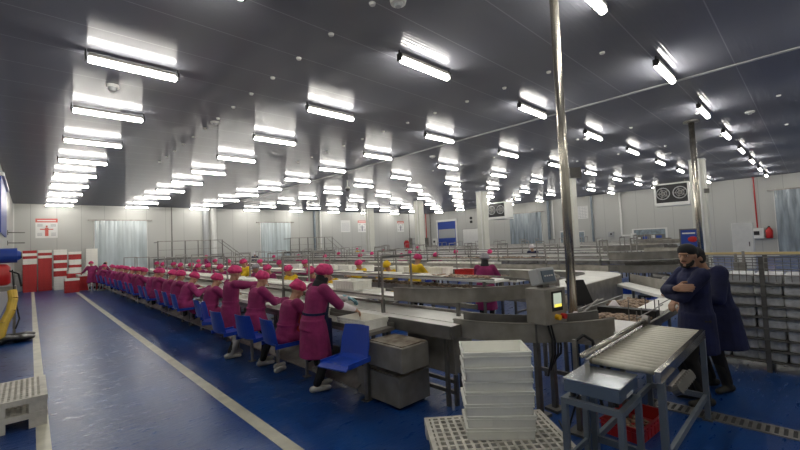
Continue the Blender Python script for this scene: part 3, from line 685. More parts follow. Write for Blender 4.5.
# ------------------------------------------------------------------ people
def ik(a, t, l1, l2, pole):
    a, t, pole = V(a), V(t), V(pole); d = t - a; L = min(d.length, (l1 + l2) * .995); u = d.normalized()
    x = (l1 * l1 - l2 * l2 + L * L) / (2 * L); h = math.sqrt(max(l1 * l1 - x * x, 0))
    p = pole - u * pole.dot(u); p = p.normalized() if p.length > 1e-5 else V((0, 0, -1))
    return a + u * x + p * h, a + u * L
def hand(mb, w, d, up, s, k=1., curl=.5):
    # w wrist, d direction, up = back of the hand, s = +1 right / -1 left hand (thumb side)
    d = V(d).normalized(); up = V(up); up = (up - d * up.dot(d)).normalized(); side = d.cross(up) * s
    mb.cap(w, w + d * .03 * k, .026 * k, .026 * k)
    for j in range(4):
        o = side * (.030 - .020 * j) * k * -1
        base = w + d * .085 * k + o
        mb.cap(w + d * .02 * k + o * .6, base, .017 * k, .0125 * k, 8)
        L = (.040, .046, .043, .034)[j] * k
        c = curl * (.75 + .1 * j)
        d1 = (d * math.cos(c) - up * math.sin(c)); p1 = base + d1 * L
        d2 = (d * math.cos(c * 2.1) - up * math.sin(c * 2.1)); p2 = p1 + d2 * L * .75
        mb.cap(base, p1, .0108 * k, .0098 * k, 8); mb.cap(p1, p2, .0098 * k, .0085 * k, 8)
    b = w + d * .028 * k - side * .024 * k
    td = (d * .6 - side * .65 - up * .35).normalized(); p1 = b + td * .048 * k
    p2 = p1 + (d * .85 - side * .15 - up * .45).normalized() * .034 * k
    mb.cap(b, p1, .0145 * k, .012 * k, 8); mb.cap(p1, p2, .012 * k, .0098 * k, 8)
def human(name, label, loc, rz, P, group=None):
    """figure facing +Y in its own frame; P: pose and clothing"""
    g = P.get; k = g('k', 1.0); vox = g('vox', .012)
    t = thing(name, label, 'person', loc, rz, group)
    pz = g('pelvis_z', .86) * (1 if g('seated') else k)
    pel = V((0, g('pelvis_y', 0), pz))
    lean = g('lean', .08); side = g('sidelean', 0.)
    sd = V((side, math.sin(lean), math.cos(lean))).normalized()
    chest = pel + sd * .30 * k; nb = pel + sd * .475 * k + V((0, .01, 0))
    tw = g('twist', 0.); rx = V((math.cos(tw), math.sin(tw), 0))
    shz = sd * .435 * k
    S = {s: pel + shz + rx * s * .165 * k for s in (-1, 1)}
    Rs = sd.to_track_quat('Z', 'Y').to_matrix()
    Rt = Matrix.Rotation(tw, 3, 'Z')
    hy, hp = g('head_yaw', 0.), g('head_pitch', .2)
    HM = Matrix.Rotation(tw + hy, 3, 'Z') @ Matrix.Rotation(-hp, 3, 'X')
    hc = nb + sd * .05 * k + HM @ V((0, .032, .098)) * k
    H = lambda x, y, z: hc + HM @ V((x, y, z)) * k
    E_, W_ = {}, {}
    for s, key in ((-1, 'hl'), (1, 'hr')):
        tgt = g(key, (s * .15, .45, 1.0))
        pole = g('pole_l' if s < 0 else 'pole_r', (s * .6, -.3, -.8))
        E_[s], W_[s] = ik(S[s], tgt, .285 * k, .25 * k, pole)
    hips = {s: pel + V((s * .09 * k, 0, -.02)) for s in (-1, 1)}
    A_, K_ = {}, {}
    for s, key in ((-1, 'fl'), (1, 'fr')):
        tgt = g(key, (s * .10, .02, .085))
        K_[s], A_[s] = ik(hips[s], tgt, .41 * k, .40 * k, g('knee_pole', (s * .12, 1, .15)))
    # ---- body, one continuous mesh
    mb = MB()
    mb.loft([(pel + sd * z * k, rx_ * k, ry * k, Rs @ Rt) for z, rx_, ry in ((-.08, .12, .09), (-.02, .155, .105), (.08, .135, .095), (.16, .12, .088), (.26, .14, .10), (.36, .155, .105), (.43, .14, .085), (.475, .06, .055))])
    mb.cap(nb - sd * .03 * k, hc - HM @ V((0, .02, .05)) * k, .055 * k, .05 * k)
    mb.ell(H(0, -.012, .018), (.073 * k, .088 * k, .095 * k), HM)
    mb.ell(H(0, .018, -.035), (.056 * k, .062 * k, .075 * k), HM)
    mb.ell(H(0, .058, -.088), (.026 * k, .022 * k, .022 * k), HM)
    mb.cap(H(0, .082, .012), H(0, .098, -.022), .009 * k, .0145 * k, 8)
    mb.ell(H(0, .072, .035), (.048 * k, .016 * k, .012 * k), HM)
    for s in (-1, 1):
        mb.ell(H(s * .073, -.008, -.005), (.010 * k, .018 * k, .03 * k), HM)
        mb.cap(S[s] - rx * s * .03, S[s], .06 * k, .055 * k)
        mb.cap(S[s], E_[s], .050 * k, .038 * k); mb.cap(E_[s], W_[s], .038 * k, .025 * k)
        mb.cap(hips[s], K_[s], .080 * k, .055 * k); mb.cap(K_[s], A_[s], .054 * k, .036 * k)
        fd = V(g('foot_dir', (s * .18, 1, 0))).normalized()
        mb.cap(A_[s] - fd * .03 - V((0, 0, .04)), A_[s] + fd * .14 - V((0, 0, .055)), .034, .026)
        hd = g('hand_dir_l' if s < 0 else 'hand_dir_r') or (W_[s] - E_[s]).normalized() + V((0, 0, -.25))
        up = g('hand_up_l' if s < 0 else 'hand_up_r') or V((s * .3, 0, 1))
        hand(mb, W_[s], hd, up, s, k, g('curl', .5))
    mb.blob('body', g('skin', 'skin'), t, g('vox_body', min(vox, .0095)), 2)
    # ---- coat
    ct = g('coat', 'magenta'); mb = MB(); b = g('bulk', 1.12)
    mb.loft([(pel + sd * z * k + V((0, yo, 0)), rx_ * k * b, ry * k * b, Rs @ Rt) for z, rx_, ry, yo in ((-.10, .185, .145, 0), (0, .185, .14, 0), (.10, .168, .125, 0), (.2, .165, .122, 0), (.30, .178, .128, 0), (.39, .178, .122, 0), (.445, .135, .095, 0), (.475, .075, .07, 0))], 18)
    for s in (-1, 1):
        mb.ell(S[s] - rx * s * .02 * k - sd * .01, .078 * k)
        mb.cap(S[s], E_[s], .071 * k * b, .058 * k * b)
        e = E_[s] + (W_[s] - E_[s]) * g('sleeve', .9)
        mb.cap(E_[s], e, .058 * k * b, .042 * k)
    if g('seated'):
        for s in (-1, 1):
            kk = K_[s]
            mb.cap(hips[s] + V((0, 0, .0)), kk, .115 * k * b, .085 * k * b)
            mb.cap(kk + V((0, -.02, 0)), kk + (A_[s] - kk) * .5, .088 * k, .075 * k)
        mb.cap(hips[-1] + V((.05, .1, 0)), hips[1] + V((-.05, .1, 0)), .11 * k, .11 * k)
        mb.cap((K_[-1] + K_[1]) / 2 + V((0, -.05, -.02)), (K_[-1] + K_[1]) / 2 + V((0, -.02, -.16)), .09 * k, .08 * k)
        mb.ell(pel + V((0, -.03, -.06)), (.19 * k, .16 * k, .12 * k))
    else:
        hem = g('hem', .50) * k; wd = g('flare', 1.0)
        n = 8
        for_secs = []
        for i in range(n):
            q = i / (n - 1); z = pel.z + .05 - (pel.z + .05 - hem) * q
            cx = (A_[-1] + A_[1]) / 2; c = pel.lerp(V((cx.x, cx.y, 0)), q * .45 * (pel.z - hem) / pel.z * 2)
            for_secs.append((V((c.x, c.y, z)), (.182 + .045 * q * wd) * k * b, (.142 + .05 * q * wd) * k * b, Rt))
        mb.loft(for_secs, 20)
    if g('collar'): mb.loft([(nb - sd * .03, .085 * k, .08 * k, Rs), (nb + sd * .035, .07 * k, .068 * k, Rs)], 14)
    mb.blob('coat', ct, t, vox * g('coat_v', 1.), 3)
    if g('belt', True):
        MB().sweep([(0, 0, 0, 0)] * 0 + [(pel.x + sd.x * .13 + .175 * k * b * math.cos(a), pel.y + math.sin(lean) * .13 + .133 * k * b * math.sin(a), math.cos(a), math.sin(a)) for a in [2 * PI * i / 20 for i in range(21)]], [(-.01, pel.z + .11), (.004, pel.z + .11), (.004, pel.z + .14), (-.01, pel.z + .14)]).build('waist_tie', g('tie', 'magenta2'), t)
    # ---- trousers and shoes
    mb = MB()
    for s in (-1, 1):
        mb.cap(hips[s], K_[s], .09 * k, .068 * k); mb.cap(K_[s], K_[s] + (A_[s] - K_[s]) * .93, .068 * k, .052 * k)
    mb.cap(hips[-1], hips[1], .1 * k, .1 * k)
    mb.blob('trousers', g('trousers', 'black'), t, vox * 1.1, 2)
    for s in (-1, 1):
        fd = V(g('foot_dir', (s * .18, 1, 0))).normalized(); a = A_[s]; mb = MB()
        F = lambda d, z: V((a.x, a.y, a.z - .085)) + fd * d + V((0, 0, z))
        mb.cap(F(-.05, .045), F(.03, .05), .043, .042); mb.cap(F(.03, .042), F(.16, .036), .041, .033)
        mb.box(a.x - .01, a.x + .01, a.y - .01, a.y + .01, a.z - .08, a.z - .05)
        if g('boots'):
            top = K_[s] + (a - K_[s]) * .25; mb.cap(a - V((0, 0, .03)), top, .05, .066)
        mb.blob('boot' if g('boots') else 'shoe', g('shoe', 'boot'), t, .011, 2)
    # ---- face
    for s in (-1, 1):
        EY = MB().ell(H(s * .029, .064, .012), (.012 * k, .0095 * k, .0055 * k), HM, 10, 6).build('eye', 'eye_white', t, smooth=True)
        MB().ell(H(s * .029, .0705, .012), (.0055 * k, .005 * k, .0055 * k), HM, 8, 6).build('pupil', 'eye', EY, smooth=True)
        MB().cap(H(s * .014, .079, .030), H(s * .046, .067, .032), .0042 * k, .003 * k, 6).build('eyebrow', 'hair', t, smooth=True)
    MB().ell(H(0, .074, -.052), (.021 * k, .009 * k, .0065 * k), HM, 10, 6).build('mouth', 'lip', t, smooth=True)
    # ---- head wear
    cp = g('cap', 'pink'); kind = g('headwear', 'bouffant')
    if kind == 'bouffant':
        mb = MB(); rr = random.Random(g('seed', 1))
        mb.ell(H(0, -.026, .064), (.108 * k, .122 * k, .088 * k), HM @ Matrix.Rotation(.25, 3, 'X'), 18, 12)
        for i in range(12):
            a = 2 * PI * i / 12; mb.ell(H(.086 * math.cos(a), -.026 + .098 * math.sin(a), .046 + .018 * math.sin(a)), (.034 * k, .034 * k, .030 * k))
        for i in range(8):
            a = rr.uniform(0, 2 * PI); mb.ell(H(.055 * math.cos(a), -.03 + .06 * math.sin(a), .105 + rr.uniform(-.01, .02)), .034 * k)
        mb.blob('hair_cap', cp, t, .012, 3)
    elif kind == 'beanie':
        mb = MB(); mb.ell(H(0, -.018, .052), (.085 * k, .103 * k, .075 * k), HM @ Matrix.Rotation(.22, 3, 'X'), 18, 12)
        mb.ell(H(0, -.055, .03), (.078 * k, .065 * k, .075 * k), HM)
        mb.blob('beanie', cp, t, .008, 2)
    if g('hair'):
        mb = MB(); mb.ell(H(0, -.03, -.005), (.081 * k, .078 * k, .085 * k), HM); mb.blob('hair', 'hair', t, .008, 2)
    if g('beard'):
        mb = MB()
        for i in range(9):
            a = -1.25 + 2.5 * i / 8; mb.cap(H(.063 * math.sin(a), .008 + .055 * math.cos(a), -.035 - .045 * math.cos(a)), H(.052 * math.sin(a), .012 + .055 * math.cos(a), -.07 - .03 * math.cos(a)), .014 * k, .013 * k, 8)
        mb.cap(H(-.022, .078, -.040), H(.022, .078, -.040), .0055 * k)
        mb.blob('beard', 'hair', t, .006, 1)
    if g('scarf'):
        mb = MB(); mb.ell(H(0, -.02, -.055), (.083 * k, .085 * k, .085 * k), HM); mb.loft([(nb - sd * .02, .11 * k, .10 * k, Rs), (nb + sd * .06, .082 * k, .08 * k, Rs), (hc - V((0, .01, .04)), .07 * k, .07 * k, Rs)])
        mb.blob('scarf', g('scarf'), t, .01, 3)
    if g('apron'):
        mb = MB(); mb.loft([(pel + sd * z * k + V((0, .045, 0)), w_ * k * b, .115 * k * b, Rs) for z, w_ in ((-.02, .165), (.12, .15), (.3, .11), (.36, .08))], 16)
        if g('seated'):
            for s in (-1, 1): mb.cap(hips[s] + V((0, .12, .04)), K_[s] + V((0, .02, .03)), .10, .08)
            mb.cap((K_[-1] + K_[1]) / 2 + V((0, .03, 0)), (K_[-1] + K_[1]) / 2 + V((0, .04, -.2)), .085, .08)
        else:
            mb.box(-.14, .14, pel.y + .12, pel.y + .2, .5, pel.z + .05)
        mb.blob('apron', g('apron'), t, .014, 3)
    if g('white_sleeves'):
        mb = MB()
        for s in (-1, 1): mb.cap(E_[s] + (W_[s] - E_[s]) * .1, E_[s] + (W_[s] - E_[s]) * .95, .056 * k, .038 * k)
        mb.blob('under_sleeve', 'white_cloth', t, .01, 2)
    if g('glove_l'):
        mb = MB(); hd = (W_[-1] - E_[-1]).normalized() + V((0, 0, -.25)); hand(mb, W_[-1] - hd * .02, hd, V((-.3, 0, 1)), -1, k * 1.18, g('curl', .5)); mb.cap(W_[-1] - hd * .06, W_[-1], .036, .032)
        mb.blob('glove', 'glove_blue', t, .008, 1)
    return t

SEATZ = .56
SE = dict(seated=True, pelvis_z=.66, fl=(-.11, .42, .15), fr=(.11, .40, .15), lean=.16, head_pitch=.45, hl=(-.13, .50, .95), hr=(.14, .48, .95), k=.97)
PA = dict(SE)
PB = dict(SE, lean=.28, head_pitch=.6, head_yaw=.15, hl=(-.08, .52, .94), hr=(.22, .42, .97), seed=2, coat='magenta2')
PC = dict(SE, lean=.10, head_pitch=.3, head_yaw=-.3, hl=(-.2, .45, .98), hr=(.05, .52, .96), seed=3)
FAR = dict(vox=.02, vox_body=.014)
G1 = 'workers of the nearest row on the left'
def ROT(v): return v
# nearest row: facing +X (rz = -90 deg)
RX = -PI / 2
protoA = human('person', 'x', (2.58, 8.9, 0), RX, dict(PA, vox=.014, vox_body=.011), G1)
protoB = human('person', 'x', (2.58, 10, 0), RX, dict(PB, vox=.014, vox_body=.011), G1)
protoC = human('person', 'x', (2.58, 11.4, 0), RX, dict(PC, vox=.014, vox_body=.011), G1)
def put(proto, loc, rz, lab, group):
    c = proto if not proto.get('used') and proto['label'] == 'x' else copy_tree(proto)
    c.location = loc; c.rotation_euler = (0, 0, rz); c['label'] = lab; c['group'] = group
    return c
# three nearest seated / standing women and the standing one beside the empty chair
human('person', 'seated magenta-coated person with a red apron in the lap, nearest the standing one', (2.57, 5.08, 0), RX, dict(SE, vox=.011, vox_body=.009, apron='red_cloth', lean=.20, head_pitch=.55, hl=(-.10, .52, .92), hr=(.2, .44, .95), seed=5, bulk=1.06, shoe='boot'), None)
human('person', 'person in magenta coat and black trousers leaning to the table between two blue chairs', (2.60, 6.18, 0), RX, dict(vox=.011, vox_body=.009, k=.93, lean=.14, head_pitch=.35, hl=(-.12, .46, .98), hr=(.16, .44, 1.0), hem=.62, fl=(-.1, .16, .085), fr=(.1, .05, .085), seed=6, pelvis_z=.84), None)
human('person', 'standing person in long magenta coat and white rubber boots, arms stretched over the table', (2.52, 7.02, 0), RX, dict(vox=.011, vox_body=.009, k=.97, lean=.06, head_pitch=.3, hl=(-.10, .52, 1.20), hr=(.12, .54, 1.22), hem=.46, boots=True, flare=.7, seed=7, bulk=1.05, trousers='dark_trouser', fl=(-.08, .05, .085), fr=(.08, -.06, .085)), None)
human('person', 'standing person in magenta coat, black scarf and blue glove, reaching into a crate', (2.66, 4.52, 0), RX - .12, dict(vox=.009, vox_body=.0075, k=1.0, lean=.20, head_pitch=.35, head_yaw=-.15, hl=(-.08, .56, 1.10), hr=(.20, .50, .99), hem=.44, sleeve=.25, white_sleeves=True, glove_l=True, scarf='black', apron='blue_paint_dark' if False else 'navy', tie='navy', seed=8, fl=(-.07, .10, .085), fr=(.08, -.02, .085), flare=.8), None)
# far row positions
ys = [8.3, 10.0, 10.8, 11.6, 13.0, 13.75, 15.2, 16.0, 17.4, 18.4, 19.6, 21.0, 22.6, 24.0]
for i, y in enumerate(ys):
    pr_ = (protoA, protoC, protoB)[i % 3] if i > 2 else (protoA, protoB, protoC)[i]
    put(pr_, (2.58 + rnd(-.06, .06), y, 0), RX + rnd(-.12, .12), 'seated magenta-coated person in pink cap, %s beyond the white-booted one in the nearest row' % ORD[i], G1)
# other rows: coarser figures
FA = human('person', 'x', (0, 0, 0), 0, dict(PA, **FAR)); FB = human('person', 'x', (0, 0, 0), 0, dict(PB, **FAR)); FC = human('person', 'x', (0, 0, 0), 0, dict(PC, cap='grey_cap', **FAR))
YA = human('person', 'x', (0, 0, 0), 0, dict(PB, coat='yellow', cap='yellow', tie='yellow', **FAR)); YC = human('person', 'x', (0, 0, 0), 0, dict(PA, coat='yellow', tie='yellow', cap='pink', **FAR))
STD = dict(k=.95, lean=.15, head_pitch=.4, hl=(-.15, .45, .98), hr=(.15, .45, .98), hem=.5, **FAR)
FS = human('person', 'x', (0, 0, 0), 0, STD); FY = human('person', 'x', (0, 0, 0), 0, dict(STD, coat='yellow', tie='yellow')); FG = human('person', 'x', (0, 0, 0), 0, dict(STD, coat='navy', cap='white_cloth', tie='navy'))
FACE_L, FACE_R = PI / 2, -PI / 2      # facing -X / +X
rows = []
def row(lst, base, group):
    cnt = {}
    for (pp, x, y, rz, desc) in lst:
        k_ = cnt.get(desc, 0); cnt[desc] = k_ + 1
        tot = sum(1 for q in lst if q[4] == desc)
        lab = '%s %s' % (desc, base) if tot == 1 else '%s %s, %s from the camera' % (desc, base, ORD[k_])
        put(pp, (x, y, 0), rz + rnd(-.15, .15), lab, group)
SM, SY, SGc = 'seated magenta-coated person in pink cap', 'seated yellow-coated person in yellow cap', 'seated magenta-coated person in grey cap'
row([(YA, 4.9, 7.3, FACE_L, SY), (FB, 5.02, 8.2, FACE_L, SM), (YC, 4.95, 9.3, FACE_L, 'seated yellow-coated person in pink cap'), (FA, 4.95, 10.5, FACE_L, SM), (FC, 5.0, 11.5, FACE_L, SGc), (FY, 5.1, 12.6, FACE_L, 'standing person in yellow coat'), (FB, 4.95, 14.0, FACE_L, SM), (FA, 4.9, 15.3, FACE_L, SM), (FB, 4.95, 16.4, FACE_L, SM), (FA, 4.95, 17.6, FACE_L, SM), (FB, 4.95, 18.9, FACE_L, SM), (FA, 4.95, 20.3, FACE_L, SM), (FB, 4.95, 22., FACE_L, SM), (FA, 4.95, 23.6, FACE_L, SM)], 'inside the nearest conveyor loop', 'workers inside the nearest conveyor loop')
row([(YA, 7.15, 7.9, FACE_L, SY), (YC, 7.15, 9.2, FACE_L, 'seated yellow-coated person in pink cap'), (FY, 7.0, 6.95, FACE_R, 'standing yellow-coated person'), (FA, 7.15, 12.3, FACE_L, SM), (FB, 7.15, 14.1, FACE_L, SM), (FA, 7.15, 16.0, FACE_L, SM), (FC, 7.15, 17.6, FACE_L, SGc), (FB, 7.15, 19.4, FACE_L, SM), (FA, 7.15, 21.5, FACE_L, SM), (FB, 7.15, 24., FACE_L, SM)], 'before the white bend conveyor', 'workers between the first two conveyor loops')
row([(FB, 10.75 - 1.1, 8.9 + 20, FACE_L, 'standing-height seated person in magenta coat by the far platform')], 'at the back', 'workers at the back') if False else None
row([(FA, 11.1 + .55, 10.2, FACE_L, SM), (FB, 11.65, 12.1, FACE_L, SM), (FA, 11.65, 15.0, FACE_L, SM), (FB, 11.65, 18.0, FACE_L, SM), (FA, 11.65, 21., FACE_L, SM), (FB, 11.65, 24., FACE_L, SM)], 'inside the middle conveyor loop', 'workers inside the middle conveyor loop')
row([(FB, 14.55, 9.6, FACE_L, SM), (FA, 14.5, 11.5, FACE_L, SM), (FG, 14.6, 7.75, FACE_L, 'standing blue-coated person in white cap'), (FA, 14.5, 14.5, FACE_L, SM), (FB, 14.5, 17.5, FACE_L, SM), (FA, 14.5, 21, FACE_L, SM)], 'right of the middle conveyor loop', 'workers right of the middle conveyor loop')
row([(FS, 19.2, 18.5, FACE_L, 'standing person in magenta coat'), (FB, 19.2, 22.0, FACE_L, SM), (FA, 19.2, 24.5, FACE_L, SM), (FY, 19.6, 25.8, FACE_L, 'standing person in yellow coat')], 'beyond the third conveyor loop', 'workers beyond the third conveyor loop')
row([(FS, 8.6, 28.6, FACE_R, 'standing person in magenta coat'), (FG, 12.0, 28.4, PI, 'standing blue-coated person in white cap')], 'in front of the wall platforms', 'people near the back wall')
# grey-capped standing woman between the near guards
human('person', 'standing person in magenta coat and grey cap, seen between the two curved guards', (7.0, 4.85, 0), FACE_R + .5, dict(vox=.014, vox_body=.011, k=.95, lean=.14, head_pitch=.25, cap='grey_cap', scarf='black', hl=(-.1, .45, 1.02), hr=(.2, .42, 1.06), hem=.38, seed=12, flare=.9, apron='white_cloth'))
# two at the far left
human('person', 'person in magenta coat with back turned among the red crates at far left', (2.35, 26.0, 0), 0.1, dict(vox=.02, vox_body=.014, k=.98, lean=.25, head_pitch=.7, hl=(-.35, .40, .95), hr=(.35, .4, .95), hem=.45, boots=True, bulk=1.1))
human('person', 'dark-haired person in magenta coat bending at the far end of the work table', (2.60, 25.5, 0), -.9, dict(vox=.02, vox_body=.014, k=1.0, lean=.55, head_pitch=.5, hl=(.0, .65, .85), hr=(.2, .6, .85), hem=.45, boots=True, headwear='none', hair=True))
# the two men on the right
human('person', 'man in dark blue coat and black beanie with beard and folded arms', (5.22, .93, 0), math.radians(38), dict(vox=.009, vox_body=.007, k=1.06, coat='navy', tie='navy', belt=False, collar=True, lean=.03, head_pitch=.12, head_yaw=.65, skin='skin2', headwear='beanie', cap='black', hair=False, beard=True, trousers='dark_trouser', shoe='olive', boots=True, hem=.52, flare=.5, bulk=1.02,
      hl=(.10, .24, 1.14), hr=(-.17, .27, 1.24), pole_l=(-.7, .5, -.7), pole_r=(.7, .5, -.7), hand_dir_l=(.9, -.1, .15), hand_dir_r=(-.8, -.55, .15), hand_up_l=(0, 1, .2), hand_up_r=(-.5, .8, .2), curl=.45, sleeve=.85))
human('person', 'man in dark blue coat bending his head behind the bearded man', (5.80, .85, 0), math.radians(55), dict(vox=.01, vox_body=.008, k=1.05, coat='navy', tie='navy', belt=False, lean=.22, head_pitch=.55, head_yaw=-.1, skin='skin2', headwear='beanie', cap='black', hair=True, trousers='dark_trouser', shoe='olive', boots=True, hem=.48, flare=1.3, bulk=1.2, collar=False,
      hl=(-.1, .42, 1.02), hr=(.12, .42, 1.02), scarf=None))
# ------------------------------------------------------------------ chairs
def chair():
    t = thing('blue_chair', 'x', 'chair', (0, 0, 0))      # faces +Y, seat pan centre at the origin, swing post behind the table edge (+Y)
    W = .21
    mb = MB(); secs = [(-.20, .035), (-.10, .0), (.05, -.008), (.15, -.002), (.205, -.03)]
    for (ya, za), (yb, zb) in zip(secs[:-1], secs[1:]):
        mb.hexa([(-W, ya, SEATZ + za - .012), (W, ya, SEATZ + za - .012), (W, yb, SEATZ + zb - .012), (-W, yb, SEATZ + zb - .012), (-W, ya, SEATZ + za), (W, ya, SEATZ + za), (W, yb, SEATZ + zb), (-W, yb, SEATZ + zb)])
    for s in (-1, 1): mb.box(s * W - .006, s * W + .006, -.2, .16, SEATZ - .03, SEATZ + .022)
    mb.build('seat', 'blue_plastic', t)
    mb = MB(); n = 8; pr = [(-.19, .01), (-.21, .10), (-.23, .22), (-.26, .35)]
    for (ya, za), (yb, zb) in zip(pr[:-1], pr[1:]):
        wa, wb = W - .01 * (za > .2), W - (.03 if zb > .3 else .005)
        for i in range(n):
            xa0, xa1 = -wa + 2 * wa * i / n, -wa + 2 * wa * (i + 1) / n; xb0, xb1 = -wb + 2 * wb * i / n, -wb + 2 * wb * (i + 1) / n
            c = lambda x, w: .035 * (x / w) ** 2
            mb.hexa([(xa0, ya + c(xa0, wa) - .012, SEATZ + za), (xa1, ya + c(xa1, wa) - .012, SEATZ + za), (xa1, ya + c(xa1, wa), SEATZ + za), (xa0, ya + c(xa0, wa), SEATZ + za),
                     (xb0, yb + c(xb0, wb) - .012, SEATZ + zb), (xb1, yb + c(xb1, wb) - .012, SEATZ + zb), (xb1, yb + c(xb1, wb), SEATZ + zb), (xb0, yb + c(xb0, wb), SEATZ + zb)])
    mb.build('backrest', 'blue_plastic', t)
    MB().box(-.13, .13, -.12, .12, SEATZ - .04, SEATZ - .018).box(-.02, .02, .0, .16, SEATZ - .07, SEATZ - .04).build('seat_bracket', 'steel_dark', t)
    MB().box(-.02, .02, .16, .36, SEATZ - .075, SEATZ - .04).build('swing_arm', 'steel', t)
    MB().tube((0, .36, .012), (0, .36, SEATZ + .05), .024, 12).build('post', 'steel', t)
    MB().box(-.05, .05, .31, .41, 0, .012).build('foot_plate', 'steel_dark', t)
    return t
C0 = chair(); CK = 'blue plastic chairs of the nearest row'
def pch(x, y, rz, lab, group=CK):
    c = C0 if C0['label'] == 'x' else copy_tree(C0)
    c.location = (x, y, 0); c.rotation_euler = (0, 0, rz); c['label'] = lab; c['group'] = group
    return c
pch(2.50, 5.08, RX, 'blue plastic chair under the person with the red apron')
nc = pch(2.54, 3.68, math.radians(102), 'empty blue plastic chair turned away from the table, nearest the camera')
for c_ in CH[nc]:
    if c_.name.startswith(('post', 'foot_plate')): c_.location.y -= .72
    if c_.name.startswith('swing_arm'): c_.location.y -= .52
pch(2.42, 5.72, RX + .2, 'empty blue plastic chair right of the person in black trousers')
pch(2.30, 6.45, RX + .1, 'empty blue plastic chair behind the person in white boots, seen from its back')
pch(2.48, 7.62, RX - .5, 'blue plastic chair turned sideways just beyond the person in white boots')
for i, y in enumerate(ys):
    pch(2.56, y, RX + rnd(-.15, .15), 'blue plastic chair under the %s seated person beyond the one in white boots' % ORD[i])
rc = []
for n_, (x, y, rz, nm) in enumerate(((4.93, 7.3, FACE_L, 'seated yellow worker inside the nearest loop'), (5.05, 8.2, FACE_L, 'first magenta worker inside the nearest loop'), (4.98, 10.5, FACE_L, 'second magenta worker inside the nearest loop'), (4.98, 9.3, FACE_L, 'pink-capped yellow worker inside the nearest loop'),
        (7.18, 7.9, FACE_L, 'seated yellow worker between the loops'), (7.17, 9.2, FACE_L, 'pink-capped yellow worker between the loops'))):
    pch(x, y, rz, 'blue plastic chair under the ' + nm, 'blue plastic chairs among the conveyors')
for (x, y, rz, lab) in ((6.95, 5.8, .6, 'empty blue plastic chair left of the worker with the grey cap'), (7.0, 6.75, .3, 'empty blue plastic chair left of the yellow worker'), (12.4, 6.4, FACE_R, 'blue plastic chair inside the middle loop'), (13.0, 5.2, 2.2, 'blue plastic chair seen under the grey guards left of the two men'), (14.4, 5.0, FACE_L, 'blue plastic chair beyond the grey guards left of the two men'), (8.6, 2.0, .5, 'empty blue plastic chair under the bend conveyor end')):
    pch(x, y, rz, lab, 'blue plastic chairs among the conveyors')

# ------------------------------------------------------------------ trays and crates on the lines
o = crate('white plastic crate the standing worker reaches into, on the near end of the work table', (3.10, 4.05, .80), PI / 2 + .05, 'plastic_white', None, (.56, .40, .12))
crate('white plastic crate left on the product belt behind the black-scarfed worker', (3.76, 5.15, 1.148), PI / 2, 'plastic_white', None, (.56, .38, .13))
for i, y in enumerate([5.1, 6.2, 7.1, 8.0] + ys):
    if i == 3: pass
    crate('white plastic crate on the near work table, %s beyond the standing worker' % ORD[i], (3.09, y + .25, .80), PI / 2 + rnd(-.1, .1), 'plastic_white', 'white crates on the near work table', (.55, .38, .10))
mbt = None
def board(lab, x, y, z, rz, sx=.62, sy=.42, tilt=.12, group='white work trays'):
    key = ('board', sx, sy)
    if key not in CR:
        b_ = MB().box(-sx / 2, sx / 2, -sy / 2, sy / 2, 0, .012).box(-sx / 2, sx / 2, -sy / 2, -sy / 2 + .012, .012, .045).box(-sx / 2, sx / 2, sy / 2 - .012, sy / 2, .012, .045).box(-sx / 2, -sx / 2 + .012, -sy / 2 + .012, sy / 2 - .012, .012, .045).box(sx / 2 - .012, sx / 2, -sy / 2 + .012, sy / 2 - .012, .012, .045)
        CR[key] = b_.mesh('work_tray'); CR[key].materials.append(M['plastic_white'])
    o = bpy.data.objects.new('work_tray', CR[key]); COL.objects.link(o); o.location = (x, y, z); o.rotation_euler = (0, 0, rz); tag(o, lab, 'tray', group)
for i in range(24):
    y = 5.0 + i * .92
    board('shallow white tray on the upper left belt of the nearest loop, %s from its end' % (ORD + ['twenty-first', 'twenty-second', 'twenty-third', 'twenty-fourth'])[i], 3.80, y, 1.102, PI / 2 + rnd(-.08, .08), .78, .42)
for i in range(20):
    board('shallow white tray on the table inside the nearest loop, %s from the end' % ORD[i], 4.30, 5.95 + i * 1.05, .862, PI / 2 + rnd(-.1, .1), .6, .36, group='white trays on the inner tables')
for i in range(14):
    board('shallow white tray on the right belt of the nearest loop, %s from the end' % ORD[i], 6.15, 5.6 + i * 1.5, 1.102, PI / 2 + rnd(-.06, .06), .78, .42, group='white trays on the right belt')
WC = [(7.85, 8.0 - .0), (7.85, 8.75), (7.85, 9.5)]
for i in range(9):
    crate('large white crate on the grey packing table, %s beyond the worker with the grey cap' % ORD[i], (7.88, 6.9 + i * .82 + (0 if i < 3 else .8), .93), PI / 2, 'plastic_white', 'white crates on the grey packing table', (.62, .45, .22))
for i in range(7):
    crate('white crate on the table left of the middle loop, %s from the near end' % ORD[i], (10.25, 6.9 + i * .72 + (i > 3) * 1.1, .88), PI / 2, 'plastic_white', 'white crates left of the middle loop', (.60, .38, .24))
for i in range(7):
    crate('white crate on the table right of the middle loop, %s from the near end' % ORD[i], (13.95, 6.6 + i * 1.3, .88), PI / 2, 'plastic_white', 'white crates right of the middle loop', (.60, .38, .20))
crate('red plastic crate between white crates on the grey packing table', (7.88, 5.95, .93), PI / 2, 'crate_red', None, (.55, .4, .18))
for i, (x, y) in enumerate(((10.6, 3.3), (11.3, 2.4), (12.1, 2.2), (13.0, 2.3))):
    crate('white plastic crate on the floor below the grey guards, %s from the left' % ORD[i], (x, y, 0), .5 * i, 'plastic_white', 'white crates below the grey guards', (.6, .42, .3))
